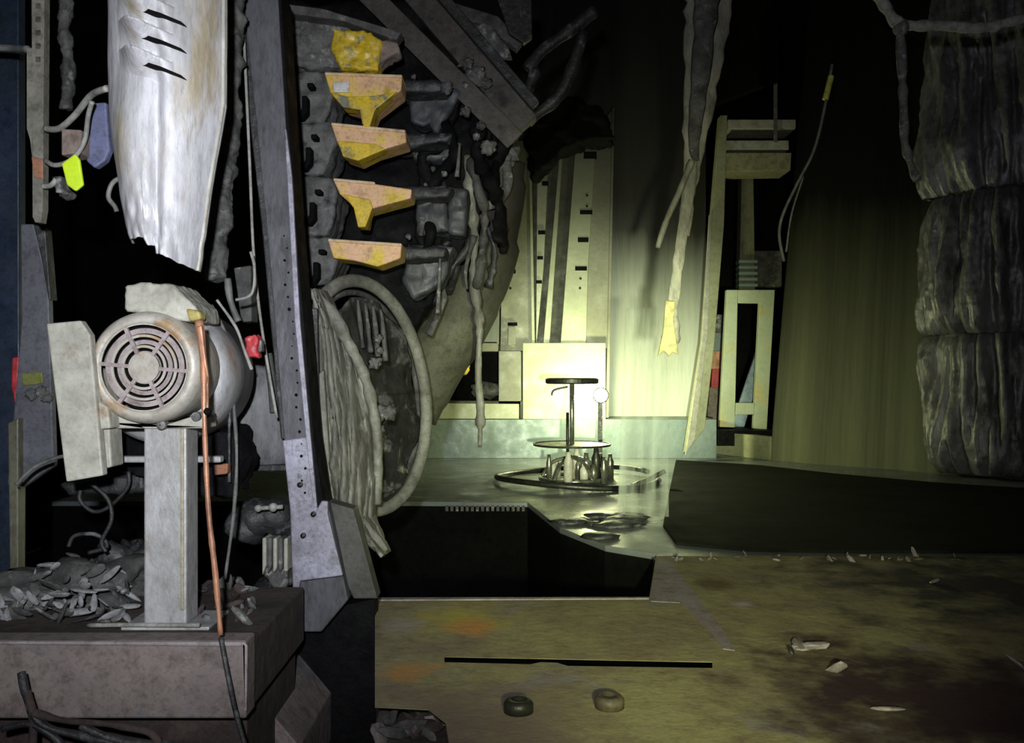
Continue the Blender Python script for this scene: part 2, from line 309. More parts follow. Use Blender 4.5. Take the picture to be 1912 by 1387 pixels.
# ---------------- wall cabinet at the back ----------------
D = 5.66
cab = thing('machine_cabinet', W(1060, 783, D), 'tall cream machine cabinet with slotted rails, glaring in the torch beam', 'cabinet')
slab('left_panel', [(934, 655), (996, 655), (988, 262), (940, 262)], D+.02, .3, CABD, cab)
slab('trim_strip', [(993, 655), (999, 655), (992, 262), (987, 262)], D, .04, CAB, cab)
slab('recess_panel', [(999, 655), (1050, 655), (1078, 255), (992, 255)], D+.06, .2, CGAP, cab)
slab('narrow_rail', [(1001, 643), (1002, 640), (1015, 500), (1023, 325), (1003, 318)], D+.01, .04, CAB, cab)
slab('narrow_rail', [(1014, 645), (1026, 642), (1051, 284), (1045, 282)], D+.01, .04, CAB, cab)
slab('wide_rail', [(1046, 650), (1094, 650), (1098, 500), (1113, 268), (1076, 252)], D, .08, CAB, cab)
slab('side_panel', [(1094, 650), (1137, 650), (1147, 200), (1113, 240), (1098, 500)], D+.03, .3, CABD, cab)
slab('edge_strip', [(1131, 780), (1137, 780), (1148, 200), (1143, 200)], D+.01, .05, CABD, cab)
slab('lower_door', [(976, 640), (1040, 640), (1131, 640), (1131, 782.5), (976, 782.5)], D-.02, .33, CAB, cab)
slab('door_seam', [(971, 748), (975, 748), (975, 782), (971, 782)], D-.03, .03, CGAP, cab)
for x0_, y0_, x1_, y1_ in ((1090, 283, 1114, 296), (1083, 392, 1106, 400), (1079, 443, 1099, 452), (1074, 497, 1096, 505), (1012, 338, 1024, 346), (1005, 430, 1018, 437), (1003, 478, 1014, 484), (1001, 523, 1012, 529), (945, 396, 961, 406), (945, 450, 963, 460), (943, 503, 963, 510), (948, 602, 966, 608)):
    slab('slot_bracket', rect(x0_, y0_, x1_, y1_), D-.004, .03, BLACK, cab, bev=.0005)
for x_, y_ in ((1084, 520), (1083, 538), (1096, 365), (1096, 385), (953, 522), (953, 538)):
    c = W(x_, y_, D-.004); bm = bmesh.new(); lathe_y(bm, c.x, c.y, c.z, [(.008, .02), (.008, 0), (.001, -.003)], 10); link('rail_bolt', bm, DARKM, cab)
# small clamp below the left rail
o = slab('clamp_block', [(949, 610), (962, 609), (963, 643), (948, 645)], D-.03, .05, CABD, cab)

# open shelf unit left of the cabinet
sh = thing('open_shelf_unit', W(880, 782, 5.6), 'low open shelf unit with cream front rail, left of the cream cabinet', 'shelf unit')
slab('front_rail', [(760, 752), (969, 754), (969, 782), (760, 782)], 5.61, .04, CAB, sh)
slab('end_panel', rect(931, 655, 972, 749), 5.62, .3, CABD, sh)
slab('shelf_board', [(760, 748), (931, 748), (931, 756), (760, 756)], 5.65, .3, CGAP, sh)
slab('back_panel', rect(740, 656, 972, 760), 5.97, .02, BLACK, sh)
slab('top_board', rect(850, 640, 930, 656), 5.62, .3, CABD, sh)
def blob(name, c, r, m, parent=None, sc=(1, 1, 1), n=.35, sub=3, seed=0, **tags):
    bm = bmesh.new(); bmesh.ops.create_icosphere(bm, subdivisions=sub, radius=1)
    for v in bm.verts:
        k = 1+n*noise.fractal(v.co*1.7+Vector((seed, seed*2, 0)), 1, 2, 3)
        v.co = Vector((v.co.x*r*sc[0]*k, v.co.y*r*sc[1]*k, v.co.z*r*sc[2]*k))+c
    return link(name, bm, m, parent, smooth=True, **tags)
blob('yellow_knob', W(868, 686, 5.7), .035, YEL, sc=(1, 1, 1.2), label='small yellow ball-shaped knob inside the dark open shelf', cat='knob')  # plain yellow knob, gives no light
blob('scrap_lump', W(908, 728, 5.75), .07, ASH, sc=(1.3, 1, .7), seed=3, n=.6, label='pale crumpled lump lying in the dark open shelf', cat='debris')

# ---------------- round stand (stool) ----------------
sp = Vector((*fl(1068, 897), FZ)); sx, sy = sp.x, sp.y
st = thing('round_stool', sp, 'backlit round stool on a thin chrome pole above a ring of cluttered parts', 'stool')
zt = W(0, 712, sy).z; zm = W(0, 830, sy).z
bm = bmesh.new(); lathe_z(bm, sx, sy, [(.128, zt-.012), (.134, zt-.006), (.134, zt+.012), (.12, zt+.017)]); link('seat', bm, DARKM, st, smooth=False)
bm = bmesh.new(); lathe_z(bm, sx, sy, [(.012, zm), (.012, zt-.012)], 16); link('pole', bm, CHROME, st, smooth=True)
bm = bmesh.new(); lathe_z(bm, sx-.022, sy, [(.008, FZ+.1), (.008, W(0, 770, sy).z)], 12); link('lift_rod', bm, DARKM, st, smooth=True)
bm = bmesh.new(); lathe_z(bm, sx, sy, [(.185, zm-.004), (.195, zm-.004), (.197, zm+.006), (.186, zm+.007)], 64, False, False)
bmesh.ops.create_cone(bm, segments=48, radius1=.19, radius2=.19, depth=.006, cap_ends=True, matrix=Matrix.Translation((sx, sy, zm))); link('tray', bm, DARKM, st)
bm = bmesh.new(); tube_bm(bm, [Vector((sx+.16*math.cos(a), sy+.16*math.sin(a), FZ+.012)) for a in (k*PI/24 for k in range(49))], .01, 8, 0); link('base_ring', bm, CHROME, st, smooth=True)
for k in range(5):
    a = k*2*PI/5+.3; tube('leg', [Vector((sx, sy, FZ+.12)), Vector((sx+.1*math.cos(a), sy+.1*math.sin(a), FZ+.09)), Vector((sx+.16*math.cos(a), sy+.16*math.sin(a), FZ+.012))], .009, CHROME, st)
tube('tilt_lever', pt((1060, 722, sy), (1035, 728, sy), (1030, 738, sy)), .005, DARKM, st)
random.seed(4)
for k in range(26):
    a = random.uniform(0, 2*PI); r = random.uniform(.05, .2); h = random.uniform(.06, .165); rr = random.uniform(.012, .026)
    x, y = sx+.03+r*math.cos(a), sy+r*math.sin(a)
    if k < 22:
        bm = bmesh.new(); lathe_z(bm, x, y, [(rr, FZ+.001), (rr*1.05, FZ+h*.7), (rr*.6, FZ+h*.85), (rr*.55, FZ+h)], 14)
        link('metal_canister', bm, random.choice([CHROME, CHROME, CREAM, DARKM]), smooth=True, label='small gleaming metal canister crowded under the stool tray', cat='canister', group='canisters crowded under the stool')
hoop = thing('hose_hoop', (sx, sy, FZ), 'large dark hose hoop lying on the deck around the stool', 'hose')
cx, cy = fl(1078, 898)
tube('hoop_tube', [Vector((cx+.405*math.cos(a), cy+.42*math.sin(a), FZ+.022+.012*math.sin(a*2))) for a in (PI*.12+k*PI*1.80/40 for k in range(41))], .014, DARKM, hoop, smooth=0)
tube('coupling_end', pt((1180, 908, 4.1), (1215, 893, 4.15), (1240, 880, 4.2)), .012, CHROME, hoop)
# the light
wl = thing('work_light', W(1122, 770, 5.05), 'small glaring lamp on the deck just behind the stool seat', 'lamp')
c = W(1122, 738, 5.0)
bm = bmesh.new(); lathe_y(bm, c.x, c.y, c.z, [(.001, .1), (.03, .09), (.038, .02), (.045, 0), (.04, 0)], 32); link('housing', bm, DARKM, wl, smooth=True)
bm = bmesh.new(); lathe_y(bm, c.x, c.y, c.z, [(.04, .006), (.02, .004), (.001, .003)], 32); link('lens', bm, GLOW, wl)
bm = bmesh.new(); box_bm(bm, (c.x-.012, c.y+.03, FZ), (c.x+.012, c.y+.054, c.z-.03)); link('stand', bm, DARKM, wl)

# cream skirting boxes & puddle debris on deck
random.seed(9)
for k in range(14):
    px, py = random.uniform(1050, 1190), random.uniform(965, 1008); x, y = fl(px, py)
    bm = bmesh.new(); s = random.uniform(.02, .05)
    bmesh.ops.create_icosphere(bm, subdivisions=2, radius=s)
    for v in bm.verts:
        v.co = Vector((v.co.x*1.8, v.co.y*1.2, v.co.z*.3))*(1+.4*noise.noise(v.co*40+Vector((k, 0, 0))))+Vector((x, y, FZ+.008))
    link('scorched_flake', bm, CHAR, smooth=True, label='flat scorched flake lying on the deck before the stool', cat='debris', group='scorched flakes on the deck')

# translucent sheet added to imitate the haze right of the stool
HAZE = bpy.data.materials.new('painted_haze'); HAZE.use_nodes = True; n_ = HAZE.node_tree.nodes; l_ = HAZE.node_tree.links
n_.remove(n_['Principled BSDF']); tr = n_.new('ShaderNodeBsdfTransparent'); tl = n_.new('ShaderNodeBsdfTranslucent'); df = n_.new('ShaderNodeBsdfDiffuse')
tl.inputs[0].default_value = (.8, .85, .75, 1); df.inputs[0].default_value = (.55, .6, .55, 1)
m1 = n_.new('ShaderNodeMixShader'); m2 = n_.new('ShaderNodeMixShader'); m1.inputs[0].default_value = .4; l_.new(tl.outputs[0], m1.inputs[1]); l_.new(df.outputs[0], m1.inputs[2])
g_ = n_.new('ShaderNodeNewGeometry'); mp_ = n_.new('ShaderNodeMapping'); mp_.inputs['Scale'].default_value = (14, 14, 1.2); nn_ = n_.new('ShaderNodeTexNoise'); nn_.inputs['Scale'].default_value = 1.5; nn_.inputs['Detail'].default_value = 4
mr_ = n_.new('ShaderNodeMapRange'); mr_.inputs[1].default_value = .35; mr_.inputs[2].default_value = .7; mr_.inputs[3].default_value = .0; mr_.inputs[4].default_value = .4
l_.new(g_.outputs['Position'], mp_.inputs[0]); l_.new(mp_.outputs[0], nn_.inputs[0]); l_.new(nn_.outputs[0], mr_.inputs[0]); l_.new(mr_.outputs[0], m2.inputs[0]); l_.new(tr.outputs[0], m2.inputs[1]); l_.new(m1.outputs[0], m2.inputs[2]); l_.new(m2.outputs[0], n_['Material Output'].inputs[0])
def haze_pt(u, v):
    x0 = 1168+u*78; p = W(x0-14*v*(1-u), 575+v*425, 3.3)
    p.y += .03*math.sin(u*9+v*2); return p
o = sheet('haze_sheet', lambda u, v: haze_pt(u, v), 30, 40, .001, HAZE, label='translucent sheet standing in for the haze right of the stool', cat='plastic sheet')

# ---------------- things in the opening at the back right ----------------
fr = thing('ladder_frame', W(1400, 800, 5.9), 'pale mint frame like a tall letter A standing in the dark opening', 'frame')
bm = bmesh.new()
slab('left_upright', [(1357, 541), (1378, 541), (1372, 798), (1344, 797)], 5.9, .05, MINT, fr)
slab('right_upright', [(1420, 541), (1447, 541), (1432, 802), (1407, 800)], 5.9, .05, MINT, fr)
slab('top_rail', rect(1378, 541, 1420, 566), 5.9, .05, MINT, fr)
slab('bottom_rail', [(1374, 752), (1409, 752), (1408, 774), (1373, 774)], 5.9, .05, MINT, fr)
slab('fallen_board', [(1366, 797), (1390, 797), (1422, 690), (1424, 610), (1408, 670)], 6.1, .03, SKY, label='pale blue board leaning behind the mint frame', cat='board')
NZ = W(0, 801, 5.9).z
box('floor_niche', (xo+.02, 5.75, NZ-.1), (W(1520, 0, 6.0).x, 7.4, NZ), CHARD, **S)
mc = thing('lathe_column', W(1397, 560, 6.3), 'dim green-grey machine column standing behind the mint frame', 'machine')
slab('column', [(1385, 330), (1407, 330), (1410, 540), (1380, 540)], 6.3, .1, OLIVE, mc)
for k in range(6): slab('rib_ring', [(1380, 485+k*11), (1415, 485+k*11), (1415, 491+k*11), (1380, 491+k*11)], 6.25, .1, KICK, mc)
slab('head_block', rect(1400, 468, 1460, 535), 6.4, .1, ASHD, mc)
for k, (a, b, m_) in enumerate(((1322, 655, COPPER), (1330, 689, RED), (1325, 723, PINK), (1333, 587, ASH), (1330, 621, KICK), (1322, 757, BROWN))):
    o = slab('parts_carton', [(a, b), (a+28, b), (a+26, b+34), (a-2, b+34)], 6.5, .12, m_, label=['copper-coloured', 'red-brown', 'dusty pink', 'ash grey', 'teal grey', 'brown'][k]+' box glimpsed left of the mint frame in the opening', cat='box')
dw = thing('drawer_bank', W(1420, 320, 5.95), 'cream stacked tray bank hanging high in the dark opening', 'drawers')
slab('upper_tray', rect(1360, 223, 1486, 240), 5.95, .25, CREAM, dw)
slab('middle_tray', rect(1356, 262, 1473, 279), 5.95, .25, CREAM, dw)
slab('lower_tray', [(1354, 285), (1478, 285), (1476, 318), (1352, 320)], 5.95, .25, OLIVE if False else mat('cream_tray', (.36, .34, .22), (.28, .26, .17), 6), dw)
slab('hanger_rod', rect(1445, -168, 1452, 265), 5.93, .01, CABLE, dw)
dp = thing('opening_post', W(1310, 830, 5.5), 'bright cream post with scuffed edge along the left side of the dark opening', 'post')
slab('post_face', [(1345, 215), (1358, 215), (1352, 420), (1334, 640), (1316, 800), (1290, 835), (1280, 845), (1312, 640), (1328, 420)], 5.4, .08, SILL, dp)
slab('post_lip', [(1325, 400), (1330, 400), (1322, 620), (1298, 820), (1280, 850), (1310, 640)], 5.38, .03, CREAM, dp)

# ---------------- foil wrapped column on the right ----------------
fp = Vector((W(1905, 0, 4.62).x, 4.72, FZ))
ft = thing('foil_wrapped_column', fp, 'thick column wrapped in crumpled silver foil at the right edge', 'column')
ZT = 3.3
def foil(z0, z1, seed):
    def fn(u, v):
        a = PI*(.88+1.2*u); z = z0+(z1-z0)*v
        e = min(v, 1-v); pin = .06*math.exp(-e*14)
        q = Vector((a*1.7, z*1.0, seed))
        n1 = noise.ridged_multi_fractal(q*1.6, .8, 2.1, 5, 1.0, 2.0)
        n2 = noise.noise(Vector((a*9, z*2.2, seed*2)))*.05 + noise.noise(Vector((a*22, z*5, seed*3)))*.010
        r = .43-pin+.03*(n1-1.1)+n2+.06*noise.noise(Vector((a*2, z*2.2, seed)))
        return Vector((fp.x+r*math.cos(a), fp.y+r*math.sin(a)*.85, z))
    return fn
zc = [FZ+.02, W(0, 618, 4.25).z, W(0, 333, 4.25).z, ZT]
for i in range(3): sheet('foil_wrap', foil(zc[i], zc[i+1], i*3.7+1), 150, 140, .004, FOIL, ft)
for z in (zc[1], zc[2]):
    bm = bmesh.new(); lathe_z(bm, 0, 0, [(.33, z-.014), (.368, z-.014), (.368, z+.014), (.33, z+.014)], 48, False, False)
    for v in bm.verts: v.co.x += fp.x; v.co.y = v.co.y*.85+fp.y
    link('strap', bm, FOILD, ft)

# ---------------- pipes and hanging stuff at the right ----------------
pr = thing('pipe_run', W(1685, 60, 2.9), 'ash-coated thin pipe with a tee running along the top right', 'pipe')
tube('main_pipe', pt((1625, -25, 2.9), (1655, 15, 2.9), (1682, 45, 2.9), (1760, 48, 2.9), (1830, 52, 2.9), (1880, 42, 2.9), (1960, 22, 2.9)), .017, mat('ashy_pipe', (.42, .42, .40), (.2, .2, .19), 20, .75, 0, .8, 60), pr, jit=.5, smooth=8)
tube('drop_pipe', pt((1680, 50, 2.9), (1684, 120, 2.9), (1688, 220, 2.9), (1690, 270, 2.9), (1702, 310, 2.92), (1712, 335, 2.95)), [.015, .013], ASH, pr, jit=.4)
bm = bmesh.new(); bmesh.ops.create_icosphere(bm, subdivisions=3, radius=.026, matrix=Matrix.Translation(W(1682, 52, 2.9))); link('tee_joint', bm, ASH, pr, smooth=True)
cb = thing('wire_lead', W(1460, 490, 3.5), 'thin wire with a bright yellow end dangling before the ribbed wall', 'cable')
tube('upper_wire', pt((1575, -760, 3.5), (1566, -200, 3.5), (1560, 40, 3.5), (1552, 135, 3.5)), .004, CHARD, cb)
tube('wire', pt((1554, 120, 3.5), (1552, 130, 3.5), (1540, 200, 3.5), (1520, 280, 3.5), (1490, 340, 3.5), (1462, 400, 3.5), (1455, 440, 3.5), (1464, 488, 3.5)), .006, CABLE, cb)
tube('yellow_sleeve', pt((1552, 142, 3.5), (1547, 162, 3.5), (1541, 186, 3.5)), .012, FLUO if False else mat('yellow_sleeve', (.62, .62, .12), (.5, .5, .1), 9), cb)
tube('wire', pt((1500, 330, 3.5), (1478, 400, 3.5), (1468, 470, 3.5)), .004, CABLE, cb)
hs = thing('hanging_straps', W(1250, 660, 3.0), 'ragged burnt straps hanging from above, tip coloured with the yellow of the torch light', 'straps')
tube('strap', pt((1305, -30, 3), (1300, 60, 3), (1290, 200, 3), (1288, 330, 3), (1272, 450, 3), (1258, 560, 3), (1252, 640, 3)), [.062, .042, .026, .024, .020, .018, .03], YSTRIP, hs, flat=.3, seg=14, jit=.3)
tube('strap', pt((1348, -30, 3.02), (1342, 60, 3.02), (1322, 160, 3.02), (1300, 280, 3.02), (1285, 360, 3.02), (1278, 440, 3)), [.042, .020], YSTRIP, hs, flat=.35, seg=14, jit=.4)
tube('strap', pt((1322, -30, 2.98), (1310, 120, 2.98), (1296, 260, 2.98), (1300, 300, 2.98)), [.045, .010], ASHD, hs, flat=.4, jit=.3)
tube('side_strand', pt((1292, 300, 2.98), (1272, 350, 2.98), (1245, 410, 2.98), (1228, 462, 2.98)), [.012, .009], YSTRIP, hs, jit=.4)
slab('frayed_tip', [(1243, 560), (1262, 562), (1258, 600), (1268, 662), (1256, 657), (1250, 666), (1240, 655), (1228, 666), (1238, 620)], 2.97, .012, mat('torchlit_fray', (.36, .32, .13), (.25, .24, .1), 22, .6, 0, .8, 60), hs, bev=.004)  # yellow torch light is put into the tip's colour

# ---------------- diagonal braces top centre ----------------
def bar(name, p, q, wd, th, m, parent=None, **tags):    # p,q world; wd in the xz plane across the bar, th along y
    t = (q-p).normalized(); s = Vector((0, 1, 0)).cross(t).normalized(); y = Vector((0, 1, 0))
    bm = bmesh.new(); v = [bm.verts.new(c+s*a*wd/2+y*b*th) for c in (p, q) for a, b in ((-1, 0), (1, 0), (1, 1), (-1, 1))]
    for f_ in ((0, 1, 2, 3), (4, 5, 6, 7), (0, 1, 5, 4), (1, 2, 6, 5), (2, 3, 7, 6), (3, 0, 4, 7)): bm.faces.new([v[i] for i in f_])
    return link(name, bm, m, parent, bev=.003, **tags)
BRC = mat('sooty_brace_steel', (.105, .095, .085), (.055, .05, .047), 8, .6, .1, .6, 60, c3=(.02, .02, .02), t3=.6, s3=12)
b1 = thing('diagonal_brace', W(965, 262, 2.5), 'long dark channel brace slanting down to the centre, lower of the two', 'brace')
bar('flange', W(640, -60, 2.5), W(962, 262, 2.5), .062, .01, BRC, b1)
bar('web', W(655, -60, 2.51), W(968, 248, 2.51), .012, .08, CHARD, b1)
b2 = thing('diagonal_brace', W(990, 215, 2.62), 'ash-streaked diagonal brace running above the lower one', 'brace')
bar('channel', W(745, -50, 2.6), W(985, 232, 2.6), .075, .05, BRC, b2)
bar('flange', W(790, -50, 2.57), W(1000, 195, 2.57), .03, .05, CHAR, b2)
random.seed(3)
for i, (px, py, s) in enumerate(((890, 140, 1.), (872, 118, .7), (905, 155, .7))):
    blob('ash_lump', W(px, py, 2.57), .022*s, ASH, b2, sc=(1.3, .5, 1), n=.7, seed=i)
b3 = thing('burnt_bracket', W(985, 80, 2.7), 'bent dark bracket plates hanging at the top centre', 'bracket')
slab('plate', [(925, -10), (992, -10), (994, 68), (978, 80), (950, 62), (940, 30)], 2.7, .03, CHAR, b3)
slab('arm', [(800, -10), (930, 30), (975, 78), (965, 92), (900, 45), (840, 28), (780, -10)], 2.72, .04, ASHD, b3)
melt(slab('melted_skirt', [(880, 40), (915, 45), (945, 80), (960, 110), (935, 105), (918, 92), (900, 95), (880, 65)], 2.66, .03, ASH, b3), .006, .02, .03)
for i, pts in enumerate(([(985, 130), (1012, 95), (1060, 60), (1110, 20)], [(970, 215), (985, 170), (1000, 130)], [(985, 225), (1050, 170), (1090, 60)])):
    tube('soot_cable', [W(x, y, 2.66) for x, y in pts], .018, CHAR, label=['sooty cable rising to the upper right from the brace joint', 'short sooty cable beside the brace end', 'sooty cable running right above the cabinet rails'][i], cat='cable', jit=.4)
melt(slab('charred_mass', [(985, 200), (1060, 180), (1120, 200), (1150, 260), (1100, 258), (1075, 270), (1040, 285), (1000, 330), (985, 260)], 5.36, .27, BLACK, label='black charred mass drooping over the tops of the cabinet rails', cat='debris'), .02, .1, .08)

# ---------------- stacked charred modules ----------------
stack = [  # y top, y bottom of housing, wedge outline, extra
 (25, 128, [(622, 52), (690, 60), (712, 75), (706, 131), (636, 126), (616, 95)]),
 (136, 230, [(606, 138), (751, 143), (749, 168), (700, 205), (688, 234), (676, 232), (672, 205), (640, 195), (616, 172)]),
 (232, 325, [(618, 232), (757, 246), (759, 266), (700, 284), (668, 300), (640, 290), (628, 262)]),
 (335, 440, [(622, 336), (700, 343), (769, 353), (767, 370), (700, 388), (686, 392), (680, 420), (670, 420), (660, 385), (634, 362)]),
 (447, 530, [(612, 449), (750, 458), (748, 482), (705, 498), (660, 486), (622, 482)])]
names = ['topmost charred module, yellow and ash-crusted', 'charred module with the yellow drip and white label patch, second from top', 'charred module with a broad orange wedge, middle of the stack', 'charred module with an orange wedge and long yellow drip, fourth from top', 'charred module with the flat orange wedge just above the hoop']
for i, (ya, yb, wd) in enumerate(stack):
    t = thing('switch_module', W(570+i*8, yb, 2.35), names[i], 'switch module', 'charred switch modules stacked beside the leaning post')
    ox = i*7
    if i == 0:
        melt(slab('housing', [(515, 20), (640, 30), (655, 45), (650, 128), (550, 124), (525, 100)], 2.33, .14, ASH, t), .006, .03, .05)
        melt(slab('yellow_cover', wd, 2.29, .08, YEL, t), .005, .02, .03)
        melt(slab('end_cap', [(706, 70), (742, 80), (748, 98), (722, 108), (700, 128)], 2.3, .06, PINK, t), .005, .02, .03)
        slab('melted_flap', [(515, 5), (600, 15), (700, 45), (750, 60), (740, 75), (640, 38), (520, 22)], 2.28, .05, ASHD, t)
        continue
    hb = slab('housing', [(520+ox, ya-4), (612+ox*.4, ya-6), (622+ox*.4, ya+30), (612+ox*.4, yb-24), (600+ox*.4, yb+2), (528+ox, yb)], 2.34, .16, mat('sooty_housing', (.17, .17, .165), (.06, .06, .06), 12, .6, 0, .9, 50, c3=(.03, .03, .03), t3=.6, s3=14), t)
    melt(hb, .007, .022, .04)
    slab('slot_hook', [(556+ox, ya+42), (566+ox, ya+42), (566+ox, ya+72), (556+ox, ya+84), (534+ox, ya+84), (534+ox, ya+76), (550+ox, ya+74), (556+ox, ya+66)], 2.303, .06, BLACK, t)
    slab('slot', rect(526+ox, ya+18, 538+ox, ya+28), 2.305, .06, BLACK, t)
    slab('slot', rect(566+ox, ya+18, 578+ox, ya+27), 2.305, .06, BLACK, t)
    blob('terminal_screw', W(542+ox, ya+64, 2.31), .013, ASH, t, n=.3, seed=i)
    wpart = slab('orange_wedge', wd, 2.30, .10, WEDGE, t, bev=.004)
    slab('wedge_top', [(wd[0][0], wd[0][1]-4), (wd[1][0], wd[1][1]-4), (wd[1][0], wd[1][1]+2), (wd[0][0], wd[0][1]+2)], 2.295, .11, mat('pale_wedge_edge', (.75, .6, .42), (.6, .42, .2), 20), t)
    if i in (1, 3, 2):
        lows = {1: [(616, 172), (650, 180), (700, 178), (742, 170), (700, 205), (690, 236), (678, 236), (674, 205), (640, 200)], 2: [(630, 262), (700, 268), (720, 278), (668, 300), (640, 292)], 3: [(640, 362), (690, 372), (696, 386), (682, 424), (668, 424), (660, 388)]}[i]
        slab('yellow_drip', lows, 2.292, .05, YEL, t)
    if i == 1: slab('label_patch', rect(622, 152, 652, 172), 2.289, .005, mat('white_patch', (.8, .8, .76), (.7, .7, .66), 20), t)
    # dark ledge continuing to the right
    melt(slab('rear_ledge', [(wd[1][0]-14, wd[1][1]+4), (840+random.randint(-10, 15), ya+14), (836, ya+34), (wd[1][0]-18, wd[1][1]+30)], 2.42, .12, CHAR, t), .008, .02, .04)
# dark back plate behind modules
melt(slab('burnt_back_plate', [(515, 0), (770, 0), (960, 255), (930, 330), (880, 440), (760, 640), (700, 560), (610, 540), (530, 520)], 2.62, .05, CHARD, label='blackened back plate behind the stacked modules', cat='panel'), .012, .05, .09)
bx_ = thing('charred_boxes', W(820, 560, 2.58), 'row of charred blue-grey cable boxes right of the modules', 'boxes')
BG = mat('charred_blue_grey', (.075, .08, .09), (.03, .032, .036), 9, .5, 0, .6, 50, st=(1, 1, .5))
for q in ([(760, 150), (835, 152), (832, 215), (790, 235), (765, 225)], [(765, 248), (850, 258), (842, 300), (770, 296)], [(780, 350), (832, 345), (836, 430), (776, 440)], [(835, 348), (876, 352), (868, 440), (838, 436)], [(758, 455), (850, 458), (826, 530), (770, 560), (752, 520)], [(790, 215), (840, 160), (862, 172), (815, 250)]):
    melt(slab('box_face', q, 2.5, .09, BG, bx_), .007, .02, .04)
# drips, and pale beads painted as small glints, right of the modules
random.seed(12)
for k in range(16):
    px, py = random.uniform(755, 880), random.uniform(140, 470)
    o = blob('glint_bead', W(px, py, 2.5), random.uniform(.005, .012), ASH, n=.5, seed=k, sub=2, label='small pale bead painted as a glint on the charred parts right of the modules', cat='debris', group='glint beads right of the modules')
for k, (x, y0_, y1_) in enumerate(((822, 470, 585), (790, 420, 440), (858, 270, 330))):
    tube('plastic_drip', pt((x, y0_, 2.45), (x-2, (y0_+y1_)/2, 2.45), (x-5, y1_, 2.45)), [.003, .007], ASH, label=['long pale plastic drip hanging below the modules', 'tiny plastic drip by the fourth module', 'thin plastic drip under the brace'][k], cat='drip')

# charred wiring looms between the modules and the duct
random.seed(21)
lo = thing('charred_wiring_loom', W(860, 500, 2.6), 'tangled charred wiring loom draped left of the slanting duct', 'wiring')
for k in range(14):
    x = random.uniform(780, 905); y = random.uniform(180, 330); dd = random.uniform(2.45, 2.7)
    pts = [(x, y, dd)]
    for j in range(5):
        x += random.uniform(-45, 25) if k % 3 else random.uniform(-15, 30); y += random.uniform(25, 75); pts.append((x, min(y, 640), dd+random.uniform(-.05, .05)))
    tube('loom_strand', [W(*p) for p in pts], random.uniform(.008, .022), [CHAR, CHARD, CHAR, CHARD, ASHD][k % 5], lo, jit=.9, flat=random.choice([1, .5]))
for k, (x, y, s) in enumerate(((835, 165, .016), (870, 208, .014), (898, 235, .012), (890, 255, .01), (912, 275, .02))):
    blob('loom_knot', W(x, y, 2.42), s, ASH, lo, n=.5, seed=k)

# slanting duct
du = thing('slanting_duct', W(780, 750, 2.9), 'olive soot-coated duct slanting from the brace down behind the hoop', 'duct')
DUCT = mat('sooted_olive_duct', (.16, .165, .105), (.10, .10, .07), 6, .7, .1, .4, 40, soot=(1.3, 1.62, .2), sootcol=(.03, .026, .02))
tube('duct_body', pt((938, 300, 2.8), (925, 400, 2.82), (898, 510, 2.85), (850, 610, 2.87), (800, 700, 2.9), (765, 770, 2.9)), [.075, .085, .1, .105, .1, .095], DUCT, du, seg=28, smooth=8)
melt(tube('torn_collar', pt((945, 270, 2.7), (930, 310, 2.7), (900, 350, 2.7), (880, 400, 2.7)), [.05, .03], ASHD, du, flat=.6), .008, .05, .05)
for k, pts in enumerate(([(915, 262), (935, 268), (958, 285), (962, 300)], [(905, 290), (890, 330), (885, 360), (872, 300), (885, 270)], [(950, 290), (925, 320), (905, 370)], [(945, 300), (948, 345), (930, 375), (905, 385)])):
    tube('torn_strip', [W(x, y, 2.66) for x, y in pts], .014, ASH if k != 1 else ASHD, du, flat=.4, jit=.5)
ms = thing('melted_ribbon', W(895, 830, 2.6), 'long melted ribbon hanging down in front of the slanting duct', 'ribbon')
tube('ribbon', pt((872, 290, 2.6), (878, 380, 2.6), (886, 440, 2.6), (884, 520, 2.6), (895, 600, 2.6), (893, 700, 2.6), (897, 760, 2.6), (896, 835, 2.6)), [.010, .014, .011, .016, .01, .014, .006], COVER, ms, jit=.6, flat=.6, smooth=10)
tube('ribbon_tail', pt((886, 440, 2.59), (870, 500, 2.59), (872, 540, 2.59)), [.008, .004], ASHD, ms, jit=.5)

# ---------------- big leaning post ----------------
def lerp_rect(xa0, xa1, ya, xb0, xb1, yb): return [(xa0, ya), (xa1, ya), (xb1, yb), (xb0, yb)]
ps = thing('leaning_steel_post', W(570, 1180, 1.95), 'tall grimy steel post leaning through the picture left of the modules', 'post')
slab('front_face', [(452, -20), (518, -20), (545, 420), (575, 820), (590, 945), (548, 945), (530, 820), (497, 420)], 1.9, .012, POST, ps)
slab('lower_face', [(527, 822), (578, 815), (592, 950), (600, 935), (612, 936), (612, 960), (640, 1075), (560, 1085), (553, 1148), (548, 1148), (541, 950)], 1.893, .012, LAV, ps)
slab('right_flange', [(516, -20), (524, -20), (552, 420), (586, 820), (605, 945), (590, 945), (575, 820), (545, 420)], 1.905, .09, CHARD, ps)
slab('left_flange', [(437, -20), (454, -20), (500, 420), (532, 820), (524, 820), (488, 420)], 1.915, .06, CHAR, ps)
slab('edge_strip', [(531, 240), (534, 240), (545, 330), (560, 600), (583, 850), (592, 948), (585, 948), (574, 850), (550, 600)], 1.892, .01, LAV, ps)
slab('foot', [(548, 940), (612, 940), (650, 1120), (600, 1180), (560, 1180)], 1.92, .08, POST, ps)
slab('foot_gusset', [(612, 936), (660, 950), (705, 1118), (660, 1118), (640, 1075)], 1.95, .05, mat('dim_gusset', (.09, .09, .085), (.05, .05, .045), 9), ps)
slab('anchor_leg', [(545, 1150), (700, 1118), (705, 2100), (545, 2100)], 1.99, .05, CHARD, ps)
